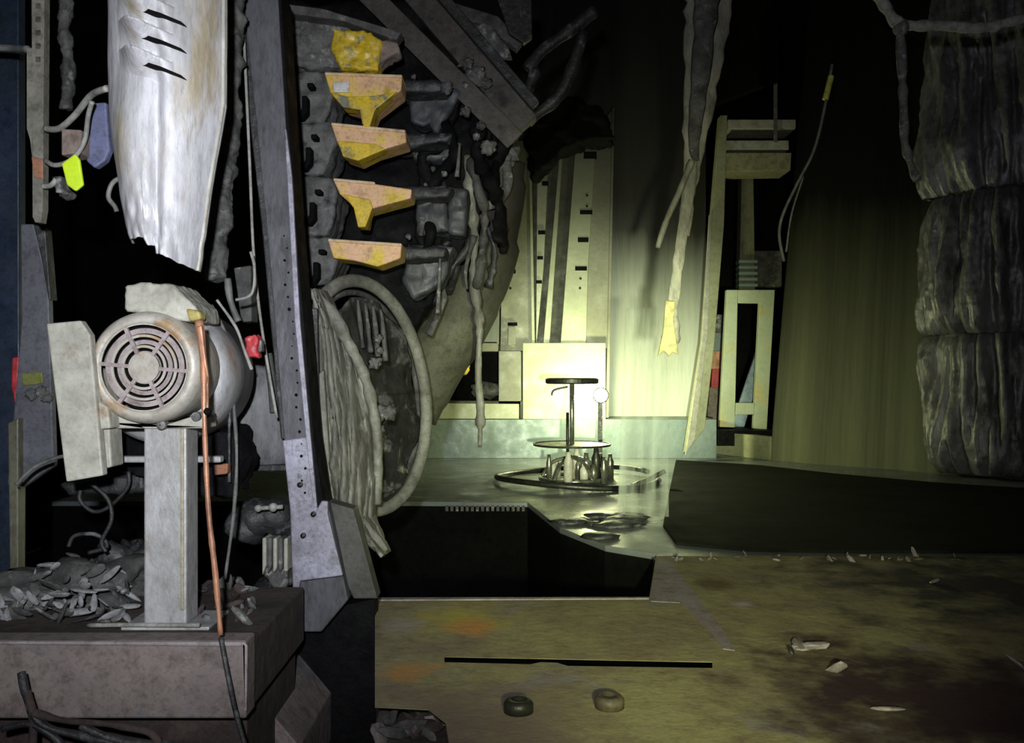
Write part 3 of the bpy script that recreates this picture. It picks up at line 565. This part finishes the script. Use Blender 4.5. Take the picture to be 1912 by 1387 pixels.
tube('edge_wire', pt((455, 60, 1.86), (466, 300, 1.86), (474, 480, 1.86), (490, 620, 1.86), (517, 780, 1.86)), .0032, CABLEL, ps)
for x, y in ((560, 905), (566, 1000), (585, 960)):
    c = W(x, y, 1.888); bm = bmesh.new(); lathe_y(bm, c.x, c.y, c.z, [(.006, .005), (.006, -.002), (.001, -.004)], 10); link('bolt', bm, DARKM, ps)
for k in range(22):
    t = k/21; x = 537+t*40; y = 440+t*480
    c = W(x-8+random.uniform(-5, 5), y, 1.89); bm = bmesh.new(); bmesh.ops.create_icosphere(bm, subdivisions=1, radius=random.uniform(.0015, .004), matrix=Matrix.Translation(c)); link('grit', bm, CHARD, ps)

# ---------------- hoop and melted cover ----------------
hp = thing('large_hoop_wheel', W(700, 950, 2.3), 'large ash-green hoop wheel seen edge-on right of the leaning post', 'wheel')
hc = W(692, 738, 2.32)
def hoop_pt(a, rx=.118, rz=.30): 
    # an oval seen obliquely: real circle turned about the vertical
    return hc+Vector((rx*math.cos(a)+.030*math.sin(a)*-1, .26*math.cos(a), rz*math.sin(a)))
bm = bmesh.new(); tube_bm(bm, [hoop_pt(2*PI*k/60) for k in range(61)], .017, 12, 0); link('rim', bm, HOOP, hp, smooth=True)
bm = bmesh.new(); tube_bm(bm, [hoop_pt(2*PI*k/60, .103, .272)+Vector((-.012, .03, 0)) for k in range(61)], .008, 10, 0); link('inner_rim', bm, ASHD, hp, smooth=True)
def disc(u, v):
    a = 2*PI*u; r = .02+.96*v; p = hc+(hoop_pt(a, .098, .265)-hc)*r
    p.y += .03+.05*noise.fractal(p*7, 1, 2, 4)*(1-v*.3); p.x += .03*noise.noise(p*12); return p
sheet('melted_web', disc, 90, 40, .006, mat('web_char', (.05, .052, .046), (.012, .012, .011), 9, .5, 0, .9, 45, c3=(.17, .17, .155), t3=.6, s3=14), hp)
random.seed(5)
for k in range(9):
    blob('melted_lump', W(690+random.uniform(-15, 40), 640+random.uniform(-10, 180), 2.22), random.uniform(.008, .02), ASH, hp, n=.7, seed=k)
for k in range(4):
    x = 668+k*14; tube('melted_drip', pt((x, 560+k*6, 2.24), (x+4, 600, 2.24), (x+10, 650+k*8, 2.24)), [.004, .007], ASHD, hp, jit=.5)
# melted cover draped in front
def cover(u, v):
    prof = [(545, 585, 612), (600, 592, 640), (680, 588, 672), (760, 590, 694), (840, 600, 705), (900, 610, 706), (960, 625, 700), (1000, 665, 715), (1030, 712, 728)]
    k = v*(len(prof)-1); i = min(int(k), len(prof)-2); t = k-i
    y = prof[i][0]*(1-t)+prof[i+1][0]*t; xl = prof[i][1]*(1-t)+prof[i+1][1]*t; xr = prof[i][2]*(1-t)+prof[i+1][2]*t
    p = W(xl+(xr-xl)*u, y, 2.1+.14*abs(u-.35)**1.2)
    q = Vector((u*2.4+v*.8, v*1.8, 2)); p.y += .09*(noise.ridged_multi_fractal(q, .9, 2, 4, 1, 2)-1)*-.5+.010*noise.noise(Vector((u*9, v*6, 0)))-.02*math.sin(u*PI)
    return p
cv = thing('melted_cover_sheet', W(660, 960, 2.15), 'wrinkled grey-green melted cover draped between post and hoop', 'cover')
sheet('draped_sheet', cover, 60, 140, .008, COVER, cv)
tube('rolled_edge', pt((568, 540, 2.08), (590, 552, 2.08), (612, 572, 2.1), (645, 630, 2.12), (680, 700, 2.14), (700, 780, 2.15), (706, 860, 2.16), (703, 940, 2.17)), [.008, .012, .014, .013, .013, .012], HOOP, cv, jit=.5, smooth=10)
slab('side_strip', [(590, 700), (604, 690), (618, 900), (626, 940), (608, 945), (596, 860)], 2.06, .02, HOOP, cv, bev=.004)
slab('back_panel', [(566, 575), (592, 575), (600, 930), (592, 930)], 2.05, .02, CHAR, cv)
tube('loose_tip', pt((640, 950, 2.1), (680, 985, 2.1), (722, 1028, 2.1)), [.03, .006], COVER, cv, flat=.4, jit=.3)

# ---------------- louvred cowl, hanging top left ----------------
cw = thing('louvred_cowl', W(330, 500, 1.45), 'bright dented metal cowl with louvres hanging over the motor', 'cowl')
L_ = [(-30, 203), (100, 203), (200, 207), (300, 218), (380, 232), (445, 246), (458, 252), (470, 262)]
R_ = [(-30, 425), (100, 424), (200, 423), (300, 406), (380, 394), (445, 384), (458, 381), (512, 373)]
def itp(T, y):
    for i in range(len(T)-1):
        if T[i][0] <= y <= T[i+1][0]: t = (y-T[i][0])/(T[i+1][0]-T[i][0]); return T[i][1]*(1-t)+T[i+1][1]*t
    return T[-1][1]
LOUV = [(-30, 0), (20, 1), (70, 1), (120, 1)]
def cowl(u, v):
    # bottom edge: torn, low on the right
    xb = 245+u*135
    ye = 455 + (0 if u < .42 else 15 if u < .52 else 28 if u < .62 else 30+(u-.62)*60)+3*noise.noise(Vector((u*14, 0, 0)))
    if u > .95: ye += 0
    y = -30+(ye+30)*v
    xl, xr = itp(L_, y), itp(R_, y)
    x = xl+(xr-xl)*u
    bulge = .075*(1-abs(2*u-1)**2.6)**.8
    crease = .012*math.exp(-((u-.55)/.06)**2)
    p = W(x, y, 1.47); p.y -= bulge-crease
    p.y += .012*noise.noise(Vector((u*2.2, v*3, 4)))+.0015*noise.noise(Vector((u*9, v*10, 1)))
    if v > .75: p.y += .010*(v-.75)*4*noise.noise(Vector((u*9, v*14, 1)))
    for yl, on in LOUV:
        if not on: continue
        s = (x-262)/82
        if -.15 < s < 1.15:
            y0l = yl-2+s*26; e = (y-y0l)/40
            if 0 < e < 1: p.y -= .036*math.sin(PI*min(1, max(0, (s+.15)/1.3)))**1.3*(1-e)**1.1
    return p
sheet('shell', cowl, 150, 330, .003, BRIGHT, cw)
for yl in (20, 70, 120):
    pts = [(262, yl-3), (272, yl-5), (300, yl+4), (338, yl+20), (344, yl+25), (325, yl+18), (296, yl+9), (265, yl+2)]
    P0 = [cowl((x-itp(L_, y))/(itp(R_, y)-itp(L_, y)), (y+30)/(485+30)) for x, y in pts]
    dd = min(p.y for p in P0)-.004
    slab('louvre_slot', pts, dd, .012, BLACK, cw, bev=0)
tube('seam_bead', [cowl(.985, k/24)+Vector((0, -.002, 0)) for k in range(25)], .004, CREAM, cw)

# ---------------- motor ----------------
MD = 1.52; mc0 = W(268, 686, MD); s_ = MD/F
mo = thing('blower_motor', W(300, 800, MD), 'heat-faded electric motor with a round slotted fan cover at left', 'motor')
bm = bmesh.new()
lathe_y(bm, mc0.x, mc0.y, mc0.z, [(82*s_, 0), (84*s_, -.004), (96*s_, -.002), (103*s_, .006), (106*s_, .018), (106*s_, .10), (104*s_, .105)], 96); link('fan_cover', bm, RIM, mo, smooth=True)
bm = bmesh.new()
def cell(r0, r1, a0, a1, y, th=.003):
    n = max(2, int((a1-a0)/.09)); vs = []
    for i in range(n+1):
        a = a0+(a1-a0)*i/n
        vs.append([bm.verts.new((mc0.x+r*s_*math.cos(a), mc0.y+yy, mc0.z+r*s_*math.sin(a))) for r, yy in ((r0, y), (r1, y), (r1, y+th), (r0, y+th))])
    for i in range(n):
        for k in range(4): bm.faces.new((vs[i][k], vs[i][(k+1) % 4], vs[i+1][(k+1) % 4], vs[i+1][k]))
    bm.faces.new(vs[0]); bm.faces.new(vs[-1][::-1])
cell(.5, 29, 0, 2*PI, 0); cell(37, 42, 0, 2*PI, .001); cell(57, 62, 0, 2*PI, .001); cell(80, 84, 0, 2*PI, 0)
link('grille_ring', bm, RIM, mo)
bm = bmesh.new()
cell(44, 52, 0, 2*PI, .006); cell(64, 74, 0, 2*PI, .006); cell(29, 31, 0, 2*PI, .005)
link('grille_louvre', bm, GRIL, mo)
bm = bmesh.new()
for k in range(6):
    a = k*PI/3+math.radians(-5)+.0; dirv = Vector((math.cos(a), 0, math.sin(a))); sv = Vector((-math.sin(a), 0, math.cos(a)))
    v = [bm.verts.new(mc0+dirv*r*s_+sv*q*3.5*s_+Vector((0, yy, 0))) for yy in (-.001, .006) for r, q in ((27, -1), (82, -1), (82, 1), (27, 1))]
    for f_ in ((0, 1, 2, 3), (4, 5, 6, 7), (0, 1, 5, 4), (1, 2, 6, 5), (2, 3, 7, 6), (3, 0, 4, 7)): bm.faces.new([v[i] for i in f_])
link('grille_spoke', bm, GRIL, mo)
bm = bmesh.new(); lathe_y(bm, mc0.x, mc0.y, mc0.z, [(83*s_, .03), (.001, .03)], 48); link('fan_backing', bm, BLACK, mo)
c = W(296, 700, MD+.12)
bm = bmesh.new(); lathe_y(bm, c.x, c.y, c.z, [(.09, -.012), (.118, 0), (.128, .012), (.13, .05), (.13, .16), (.1, .17)], 72, False, True); link('motor_body', bm, GALV, mo, smooth=True)
melt(slab('terminal_box', [(232, 532), (262, 527), (322, 530), (335, 545), (365, 572), (372, 600), (340, 600), (232, 580)], MD+.02, .12, CREAM, mo), .0035, .007, .02)
slab('mount_foot', [(185, 745), (215, 770), (270, 796), (300, 796), (380, 770), (384, 800), (206, 800), (186, 790)], MD+.03, .06, CREAM, mo)
slab('cable_gland', [(345, 575), (372, 580), (376, 596), (352, 600)], MD, .03, mat('brass_gland', (.5, .42, .12), (.3, .25, .1), 20), mo, bev=.005)
for x, y in ((300, 794), (365, 778), (385, 772)):
    c = W(x, y, MD+.02); bm = bmesh.new(); lathe_y(bm, c.x, c.y, c.z, [(.008, .02), (.008, 0), (.001, -.003)], 12); link('foot_bolt', bm, ASH, mo)
# flat plate left of the motor
pl = thing('metal_plate', W(155, 900, 1.5), 'pale scorched flat plate tilted against the left side of the motor', 'plate')
slab('plate', [(86, 604), (150, 598), (168, 625), (192, 888), (123, 900)], 1.5, .02, CREAM, pl)
slab('side_flange', [(178, 800), (204, 795), (208, 872), (192, 876)], 1.53, .05, CREAM, pl)
slab('cross_tab', [(168, 740), (200, 760), (206, 800), (178, 802)], 1.51, .04, CREAM, pl)
# support post
sp2 = thing('motor_support_post', W(310, 1175, 1.57), 'square grey steel post standing under the motor', 'post')
bm = bmesh.new(); bx = W(268, 0, 1.56).x; bx2 = W(348, 0, 1.56).x
box_bm(bm, (bx, 1.56, .752), (bx2, 1.62, W(0, 790, 1.56).z)); link('tube', bm, GALV, sp2, bev=.004)
slab('yellowed_edge', rect(336, 800, 343, 1140), 1.557, .004, mat('yellowed_strip', (.42, .38, .26), (.3, .27, .2), 20), sp2)
box('base_plate', (W(225, 0, 1.55).x, 1.55, .7455), (W(390, 0, 1.55).x, 1.66, .752), GALV, sp2)
slab('cross_bar', [(215, 852), (412, 852), (412, 864), (215, 864)], 1.63, .02, GALV, sp2)

# copper hose in front of the motor
ch = thing('copper_hose', W(412, 1190, 1.42), 'thin copper-orange hose hanging in front of the motor down to the beam', 'hose')
tube('hose', pt((372, 600, 1.44), (380, 680, 1.43), (381, 760, 1.42), (384, 850, 1.42), (390, 960, 1.42), (402, 1070, 1.42), (412, 1185, 1.42)), [.007, .006, .0045, .004, .004, .005, .004], COPPER, ch, jit=.3)
slab('flat_sleeve', [(366, 610), (376, 605), (388, 700), (388, 765), (378, 765), (376, 700)], 1.425, .008, COPPER, ch, bev=.003)
bm = bmesh.new(); bmesh.ops.create_icosphere(bm, subdivisions=2, radius=.006, matrix=Matrix.Translation(W(387, 768, 1.41))); link('hose_bead', bm, BLACK, ch)
tube('hanging_cable', pt((412, 1190, 1.43), (425, 1260, 1.41), (440, 1330, 1.41), (460, 1400, 1.41)), .004, CHAR, label='dark cable trailing down over the front of the brown beam', cat='cable')
random.seed(31)
wires = [([(395, 570), (420, 620), (440, 680), (436, 740), (442, 850), (436, 960), (420, 1080)], .0035, CABLE, 'grey wire drooping from the motor top to the beam, right of the hose'),
 ([(400, 590), (425, 650), (448, 690), (430, 760), (428, 900)], .003, CHAR, 'black wire looping down close behind the grey wire'),
 ([(405, 560), (440, 610), (455, 650), (470, 690)], .003, CABLEL, 'pale wire bending from the motor toward the red connector'),
 ([(440, 560), (470, 548), (475, 500), (468, 470)], .003, CABLEL, 'short pale wire rising beside the leaning post'),
 ([(425, 520), (430, 560), (445, 600)], .006, CABLE, 'thick grey wire stub above the red connector')]
for p_, r_, m_, lb in wires: tube('loose_wire', [W(x, y, 1.72) for x, y in p_], r_, m_, label=lb, cat='wire', jit=.3)
rc = thing('red_connector', W(468, 665, 1.74), 'small broken red connector left of the leaning post', 'connector')
melt(slab('shell', [(455, 632), (475, 622), (484, 632), (478, 650), (484, 668), (462, 666), (458, 650)], 1.72, .03, RED, rc), .003, .012, .02)
slab('pin_block', [(478, 636), (488, 634), (489, 656), (480, 658)], 1.73, .02, ASH, rc)
# grey drum behind right of motor
dr = thing('blower_drum', W(470, 860, 2.0), 'sooty grey drum housing between the motor and the leaning post', 'drum')
bm = bmesh.new(); c = W(470, 780, 2.05); R = [(.0, .13), (.09, .13), (.13, .10), (.14, .04), (.14, -.06), (.12, -.11), (0, -.12)]
lathe_z(bm, c.x, c.y+.05, [(max(.001, r), c.z+z) for r, z in R], 40); link('drum_body', bm, mat('grey_drum', (.24, .24, .26), (.12, .12, .125), 9, .6, 0, .7, 50, st=(1, 1, .4)), dr, smooth=True)
slab('drum_band', rect(420, 868, 540, 880), 1.98, .1, CHAR, dr)
slab('drum_bracket', [(436, 500), (468, 495), (470, 600), (450, 602)], 1.98, .05, ASHD, dr)
tube('drum_pipe', pt((500, 660, 1.96), (508, 720, 1.96), (512, 770, 1.96)), .01, ASHD, dr)
# lumpy column between cowl and post
lc = thing('insulated_pipe', W(400, 520, 1.75), 'lumpy ash-covered pipe running down between the cowl and the post', 'pipe')
melt(tube('insulation', pt((438, -30, 1.8), (432, 120, 1.8), (425, 260, 1.8), (410, 400, 1.78), (400, 520, 1.76)), .022, ASHD, lc, jit=.5), .005, .03, .03)

# ---------------- left side frame and bits ----------------
rl = thing('perforated_rail', W(70, 415, 1.7), 'upright perforated steel rail near the left edge', 'rail')
bm = bmesh.new()
x0r, x1r = 59, 82
slab_bm(bm, [(50, 90), (59, 90), (61, 300), (56, 260), (50, 240)], 1.7, .03)
slab_bm(bm, [(59, -20), (66, -20), (66, 415), (61, 405)], 1.7, .02); slab_bm(bm, [(76, -20), (83, -20), (80, 390), (76, 415)], 1.7, .02)
ys = [-20]+[y for k in range(5) for y in (6+k*25, 16+k*25)]+[415]
for i in range(0, len(ys), 2): slab_bm(bm, rect(66, ys[i], 76, ys[i+1]), 1.7, .02)
link('rail_profile', bm, mat('rail_grey', (.30, .29, .24), (.15, .15, .13), 14, .55, .2, .6, 60), rl)
slab('rust_patch', [(58, 292), (80, 296), (80, 335), (62, 330)], 1.697, .004, mat('rust_tape', (.35, .16, .09), (.25, .13, .1), 20), rl)
melt(tube('burnt_pipe', pt((126, -20, 1.9), (122, 60, 1.9), (128, 120, 1.9), (124, 205, 1.9)), .013, ASHD, label='short burnt pipe stub hanging at the top left', cat='pipe', jit=.5), .004, .015, .02)
tube('grey_cord', pt((85, 240, 1.68), (110, 240, 1.66), (140, 215, 1.64), (170, 178, 1.6), (200, 165, 1.56)), .006, CABLEL, label='grey cord sagging from the perforated rail to the cowl', cat='cord')
tg = thing('tagged_cord', W(135, 355, 1.62), 'thin cord with a bright yellow-green tag beside the perforated rail', 'tag')
tube('cord', pt((85, 300, 1.66), (100, 308, 1.64), (120, 305, 1.63), (140, 292, 1.62), (158, 262, 1.62), (165, 215, 1.6), (172, 190, 1.58)), .0045, CABLEL, tg)
slab('tag', [(114, 305), (140, 286), (148, 298), (155, 345), (140, 357), (124, 345)], 1.6, .008, FLUO, tg, bev=.003)
slab('blue_strap', [(168, 192), (198, 190), (204, 280), (196, 300), (176, 314), (160, 300), (164, 270)], 1.66, .02, BLUE, label='faded blue strap hanging between the rail and the cowl', cat='strap', bev=.004)
slab('pink_block', [(114, 240), (152, 242), (150, 285), (114, 290)], 1.625, .05, PINK, label='dusty pinkish block behind the yellow-green tag', cat='block')
melt(slab('ash_clump', [(98, 330), (112, 328), (118, 355), (130, 360), (118, 368), (100, 360)], 1.68, .03, ASH, label='grey ash clump hanging under the yellow-green tag', cat='debris'), .004, .02, .02)
tube('hooked_wire', pt((80, 348, 1.68), (95, 346, 1.68), (105, 335, 1.68)), .005, CABLEL, label='short hooked wire poking from the rail below the tag', cat='wire')
tube('curled_wire', pt((232, 330, 1.47), (214, 338, 1.47), (205, 352, 1.47), (203, 370, 1.47), (214, 385, 1.47), (218, 395, 1.47)), .004, CABLE, label='small curled wire at the left edge of the cowl', cat='wire')
tube('wall_conduit', pt((-20, 88, 1.8), (20, 90, 1.8), (52, 92, 1.75)), .007, CABLE, label='thin horizontal conduit meeting the perforated rail at far left', cat='conduit')
pn = thing('side_panel', W(60, 905, 1.95), 'blue-grey upright panel behind the left side of the motor', 'panel')
slab('panel_sheet', [(38, 418), (62, 418), (90, 530), (100, 870), (20, 925), (14, 900), (40, 600)], 1.95, .02, PANEL, pn)
slab('inner_flange', [(62, 418), (84, 425), (95, 560), (90, 560), (76, 480)], 1.94, .03, CHAR, pn)
slab('green_label', [(40, 697), (78, 694), (80, 716), (42, 720)], 1.945, .004, mat('dull_green_label', (.25, .26, .04), (.12, .13, .06), 20), pn)
slab('lower_fold', [(14, 790), (34, 780), (34, 1080), (18, 1080)], 1.93, .03, OLIVE, pn)
nv = thing('navy_column', W(0, 1600, 2.15), 'dark navy painted column with a red handle at the far left edge', 'column')
slab('column_body', [(-40, -400), (34, -400), (36, 900), (30, 1600), (-40, 1600)], 2.05, .03, NAVY, nv)
slab('red_handle', [(22, 668), (36, 664), (34, 720), (28, 760), (20, 720)], 2.01, .04, RED, nv, bev=.004)
for k, (x, y) in enumerate(((60, 736), (78, 730), (88, 742))):
    blob('small_fitting', W(x, y, 1.943), .012, ASH, n=.5, seed=k, label=['small ashy fitting, leftmost of three below the green label', 'small ashy fitting, middle of three below the green label', 'small ashy fitting nearest the tilted plate'][k], cat='fitting')
tube('thin_strap', pt((30, 905, 1.8), (60, 875, 1.8), (95, 858, 1.8), (125, 850, 1.8)), .004, CABLE, label='thin dark strap running under the blue-grey panel', cat='strap')
# coiled wires below
tube('coiled_wire', pt((150, 915, 1.75), (150, 935, 1.75), (175, 955, 1.75), (205, 945, 1.75), (238, 910, 1.75), (240, 880, 1.75)), .004, CHAR, label='curling dark wire loop hanging below the tilted plate', cat='wire')
tube('coiled_wire', pt((165, 900, 1.7), (200, 930, 1.7), (208, 970, 1.7), (190, 1010, 1.7), (198, 1030, 1.7)), .004, CHAR, label='dark wire hanging straight down left of the motor post', cat='wire')
tube('coiled_wire', pt((128, 1020, 1.72), (140, 1000, 1.72), (180, 998, 1.72), (200, 1020, 1.72), (165, 1032, 1.72)), .004, CHAR, label='low flat wire ring left of the motor post', cat='wire')
melt(slab('burnt_box', [(110, 905), (270, 880), (268, 920), (130, 925)], 1.8, .08, CHAR, label='charred flat box under the tilted plate', cat='box'), .008, .02, .04)
# machine lower body left behind motor
melt(slab('charred_chassis', [(205, 800), (430, 800), (455, 860), (430, 930), (380, 930), (210, 880)], 1.76, .12, CHARD, label='charred chassis under the motor, behind its post', cat='chassis'), .008, .03, .05)
slab('rust_tab', [(395, 868), (426, 865), (424, 885), (396, 888)], 1.69, .02, mat('rust_orange', (.4, .14, .06), (.2, .1, .07), 20), label='small rusty orange tab right of the copper hose', cat='tab')

# ---------------- brown beam, debris, foreground ----------------
bb = thing('brown_beam', (-.95, 1.5, .5), 'thick brown steel beam across the lower left foreground', 'beam')
xr = W(460, 0, 1.45).x
box('beam_body', (-1.9, 1.45, W(0, 1342, 1.45).z), (xr, 1.5, .758), BROWN, bb, bev=.004)
box('dirt_bed', (-1.9, 1.501, W(0, 1342, 1.45).z), (xr-.004, 1.87, .745), DIRT, bb, bev=.004)
slab('edge_bead', [(-100, 1197), (455, 1199), (462, 1206), (460, 1330), (454, 1330), (454, 1208), (-100, 1203)], 1.444, .006, LIP, bb)
slab('beam_foot', [(-400, 1342), (445, 1342), (460, 1387), (470, 1700), (-400, 1700)], 1.55, .3, DIRT, bb)
box('lower_beam', (-1.9, 1.52, 0), (xr-.02, 1.86, W(0, 1342, 1.45).z-.001), DIRT, bb)
random.seed(17)
def fleck(i, x, y, z, s, m, **t):
    bm = bmesh.new(); bmesh.ops.create_icosphere(bm, subdivisions=2, radius=s)
    rot = Matrix.Rotation(random.uniform(0, PI), 3, Vector((random.random()-.5, random.random()-.5, random.random()-.5)).normalized())
    sc = Vector((random.uniform(.9, 2.6), random.uniform(.5, 1.0), random.uniform(.2, .5)))
    for v in bm.verts:
        v.co = rot @ Vector((v.co.x*sc.x, v.co.y*sc.y, v.co.z*sc.z))*(1+.5*noise.noise(v.co*60+Vector((i, 0, 0))))+Vector((x, y, z))
    return link('ash_fragment', bm, m, **t)
i = 0
for k in range(150):
    t = random.random()**.8; px = 245*t*random.uniform(.0, 1.0)+random.uniform(-20, 20)*0; d = random.uniform(1.58, 1.85)
    px = random.uniform(-10, 245); hmax = max(0, 1-abs(px-150)/150)*.10+.012
    x = W(px, 0, d).x; z = .75+random.random()*hmax*(1-abs(d-1.74)/.14*.6)
    fleck(k, x, d, z, random.uniform(.006, .015), [PAPER, ASH, PAPER, ASHD][k % 4], label='pale ash fragment in the burnt heap on the brown beam, left of the motor post', cat='debris', group='ash fragments heaped on the brown beam')
blob('ash_heap', Vector((W(150, 0, 1.78).x, 1.80, .75)), .12, ASHD, sc=(1.3, .8, .55), n=.6, sub=4, label='rounded heap of ash on the brown beam under the ash fragments', cat='debris')
blob('ash_heap', Vector((W(235, 0, 1.85).x, 1.86, .77)), .08, CHAR, sc=(.9, .7, 1.0), n=.6, sub=4, seed=4, label='darker heap of ash close behind the motor post', cat='debris')
tube('steel_rod', [Vector((W(165, 0, 1.56).x, 1.56, .752)), Vector((W(250, 0, 1.57).x, 1.545, .757)), Vector((W(388, 0, 1.58).x, 1.54, .758))], .004, CABLEL, label='thin steel rod lying on the brown beam at the foot of the motor post', cat='rod')
# fragments on the right of the post
for k in range(26):
    px = random.uniform(355, 470); d = random.uniform(1.55, 1.92)
    x = W(px, 0, d).x
    if x > xr: continue
    fleck(k, x, d, .752, random.uniform(.006, .016), [ASHD, DIRT, ASH][k % 3], label='dark crumb scattered on the brown beam right of the motor post', cat='debris', group='crumbs on the brown beam')
# trench bits between beam and pit
tp = thing('pleated_block', W(515, 1090, 2.0), 'pale pleated filter block left of the post foot', 'filter')
for k in range(5): slab('pleat', [(489+k*10, 1004+k*.5), (497+k*10, 1004), (497+k*10, 1056+k*3), (489+k*10, 1075-k*2)], 2.0, .06, CREAM if k % 2 == 0 else ASH, tp, bev=.004)
melt(slab('lower_lump', [(490, 1058), (538, 1058), (536, 1095), (515, 1110), (500, 1090)], 2.02, .06, ASH, tp), .005, .02, .03)
tube('corrugated_hose', pt((452, 1000, 2.05), (470, 970, 2.05), (520, 965, 2.05), (548, 990, 2.1)), .045, CHAR, label='thick charred hose curving above the pleated block', cat='hose', jit=.3)
blt = thing('shiny_bolt', W(500, 948, 1.95), 'small shiny bolt end left of the post above the charred hose', 'bolt')
c = W(482, 949, 1.95); blob('bolt_head', c, .008, CABLEL, blt, n=.1)
tube('bolt_shaft', pt((482, 949, 1.95), (528, 946, 1.95)), .005, CABLEL, blt); blob('bolt_nut', W(510, 947, 1.95), .010, CABLEL, blt, n=.1)
melt(slab('rubble', [(450, 1100), (545, 1110), (560, 1250), (520, 1230), (470, 1170)], 2.1, .15, CHAR, label='charred rubble wedged left of the post foot', cat='debris'), .012, .05, .06)
slab('slant_rail', [(462, 1288), (480, 1300), (560, 1395), (560, 1500), (462, 1500)], 1.7, .5, BROWN, label='sloping brown plate edge at the bottom between beam and pit', cat='plate')
# debris at foot of crossbeam
random.seed(23)
for k in range(46):
    px = random.uniform(590, 690); d = random.uniform(1.55, 2.0); z = .335
    if k % 2: px = random.uniform(705, 825); d = random.uniform(1.44, 1.56); z = .607
    fleck(k, W(px, 0, d).x, d, z, random.uniform(.008, .024), [DIRT, BROWN, ASHD][k % 3], label='brown rubble fragment heaped at the left foot of the ochre floor plate', cat='debris', group='rubble at the floor plate edge')
blob('rubble_mound', Vector((-.22, 1.88, .33)), .14, DIRT, sc=(1.2, .9, .3), n=.3, sub=4, label='low mound of burnt dirt at the foot of the ochre floor plate', cat='debris')
box('floor_trench', (-.42, 1.2, 0), (.3, 2.10, .31), DIRT, **S)
for k, (x, y, m_) in enumerate(((640, 1282, ASH), (655, 1290, ASHD), (672, 1284, BLUE), (676, 1260, NAVY))):
    blob('glinting_scrap', W(x, y, 2.1), .011, m_, n=.6, seed=k, label=['pale scrap glinting left of the floor plate', 'dark scrap just right of the pale scrap by the floor plate', 'bluish scrap at the left edge of the floor plate', 'navy scrap above the bluish scrap by the floor plate'][k], cat='scrap')
# tangle of branches / wires bottom left
random.seed(41)
tw = [[(40, 1255), (50, 1300), (75, 1350), (150, 1375), (260, 1395)], [(60, 1330), (120, 1345), (200, 1352), (280, 1368), (300, 1400)], [(5, 1360), (60, 1352), (110, 1385), (120, 1410)], [(50, 1290), (62, 1340), (60, 1400)], [(150, 1355), (230, 1385), (330, 1390), (420, 1400)]]
lb = ['leftmost curving burnt wire rising over the brown beam', 'burnt wire arching across the bottom left corner', 'burnt wire nearest the bottom left corner', 'upright burnt wire crossing the lower left beam edge', 'low burnt wire running right along the bottom edge']
for k, p_ in enumerate(tw): tube('burnt_wire', [W(x, y, 1.38) for x, y in p_], .006, DIRT if k % 2 else CHAR, label=lb[k], cat='wire', jit=.4)
# crumbs along the mat edge and on the near floor
for k in range(34):
    px = random.uniform(1240, 1800); x, y = fl(px, random.uniform(1036, 1048)); fleck(k, x, y, FZ+.004, random.uniform(.004, .009), [LIP, OCHRE, ASH][k % 3], label='small pale crumb along the near edge of the black mat', cat='debris', group='crumbs along the mat edge')
for k, (px, py, s) in enumerate(((1492, 1208, .02), (1510, 1212, .022), (1478, 1222, .008), (1560, 1255, .018), (1745, 1088, .012), (1900, 1245, .012), (1660, 1330, .01))):
    x, y = fl(px, py); fleck(k, x, y, FZ+.006, s, LIP if k != 2 else CHAR, label=['pale curled chip on the stained floor, first of the close pair', 'pale curled chip on the stained floor, right of the close pair', 'tiny black chip left of the close pair of chips', 'flat pale chip below right of the close pair', 'pale stone on the dark floor near the mat', 'pale stone on the floor at the right edge', 'pale stone low on the dark floor'][k], cat='chip')
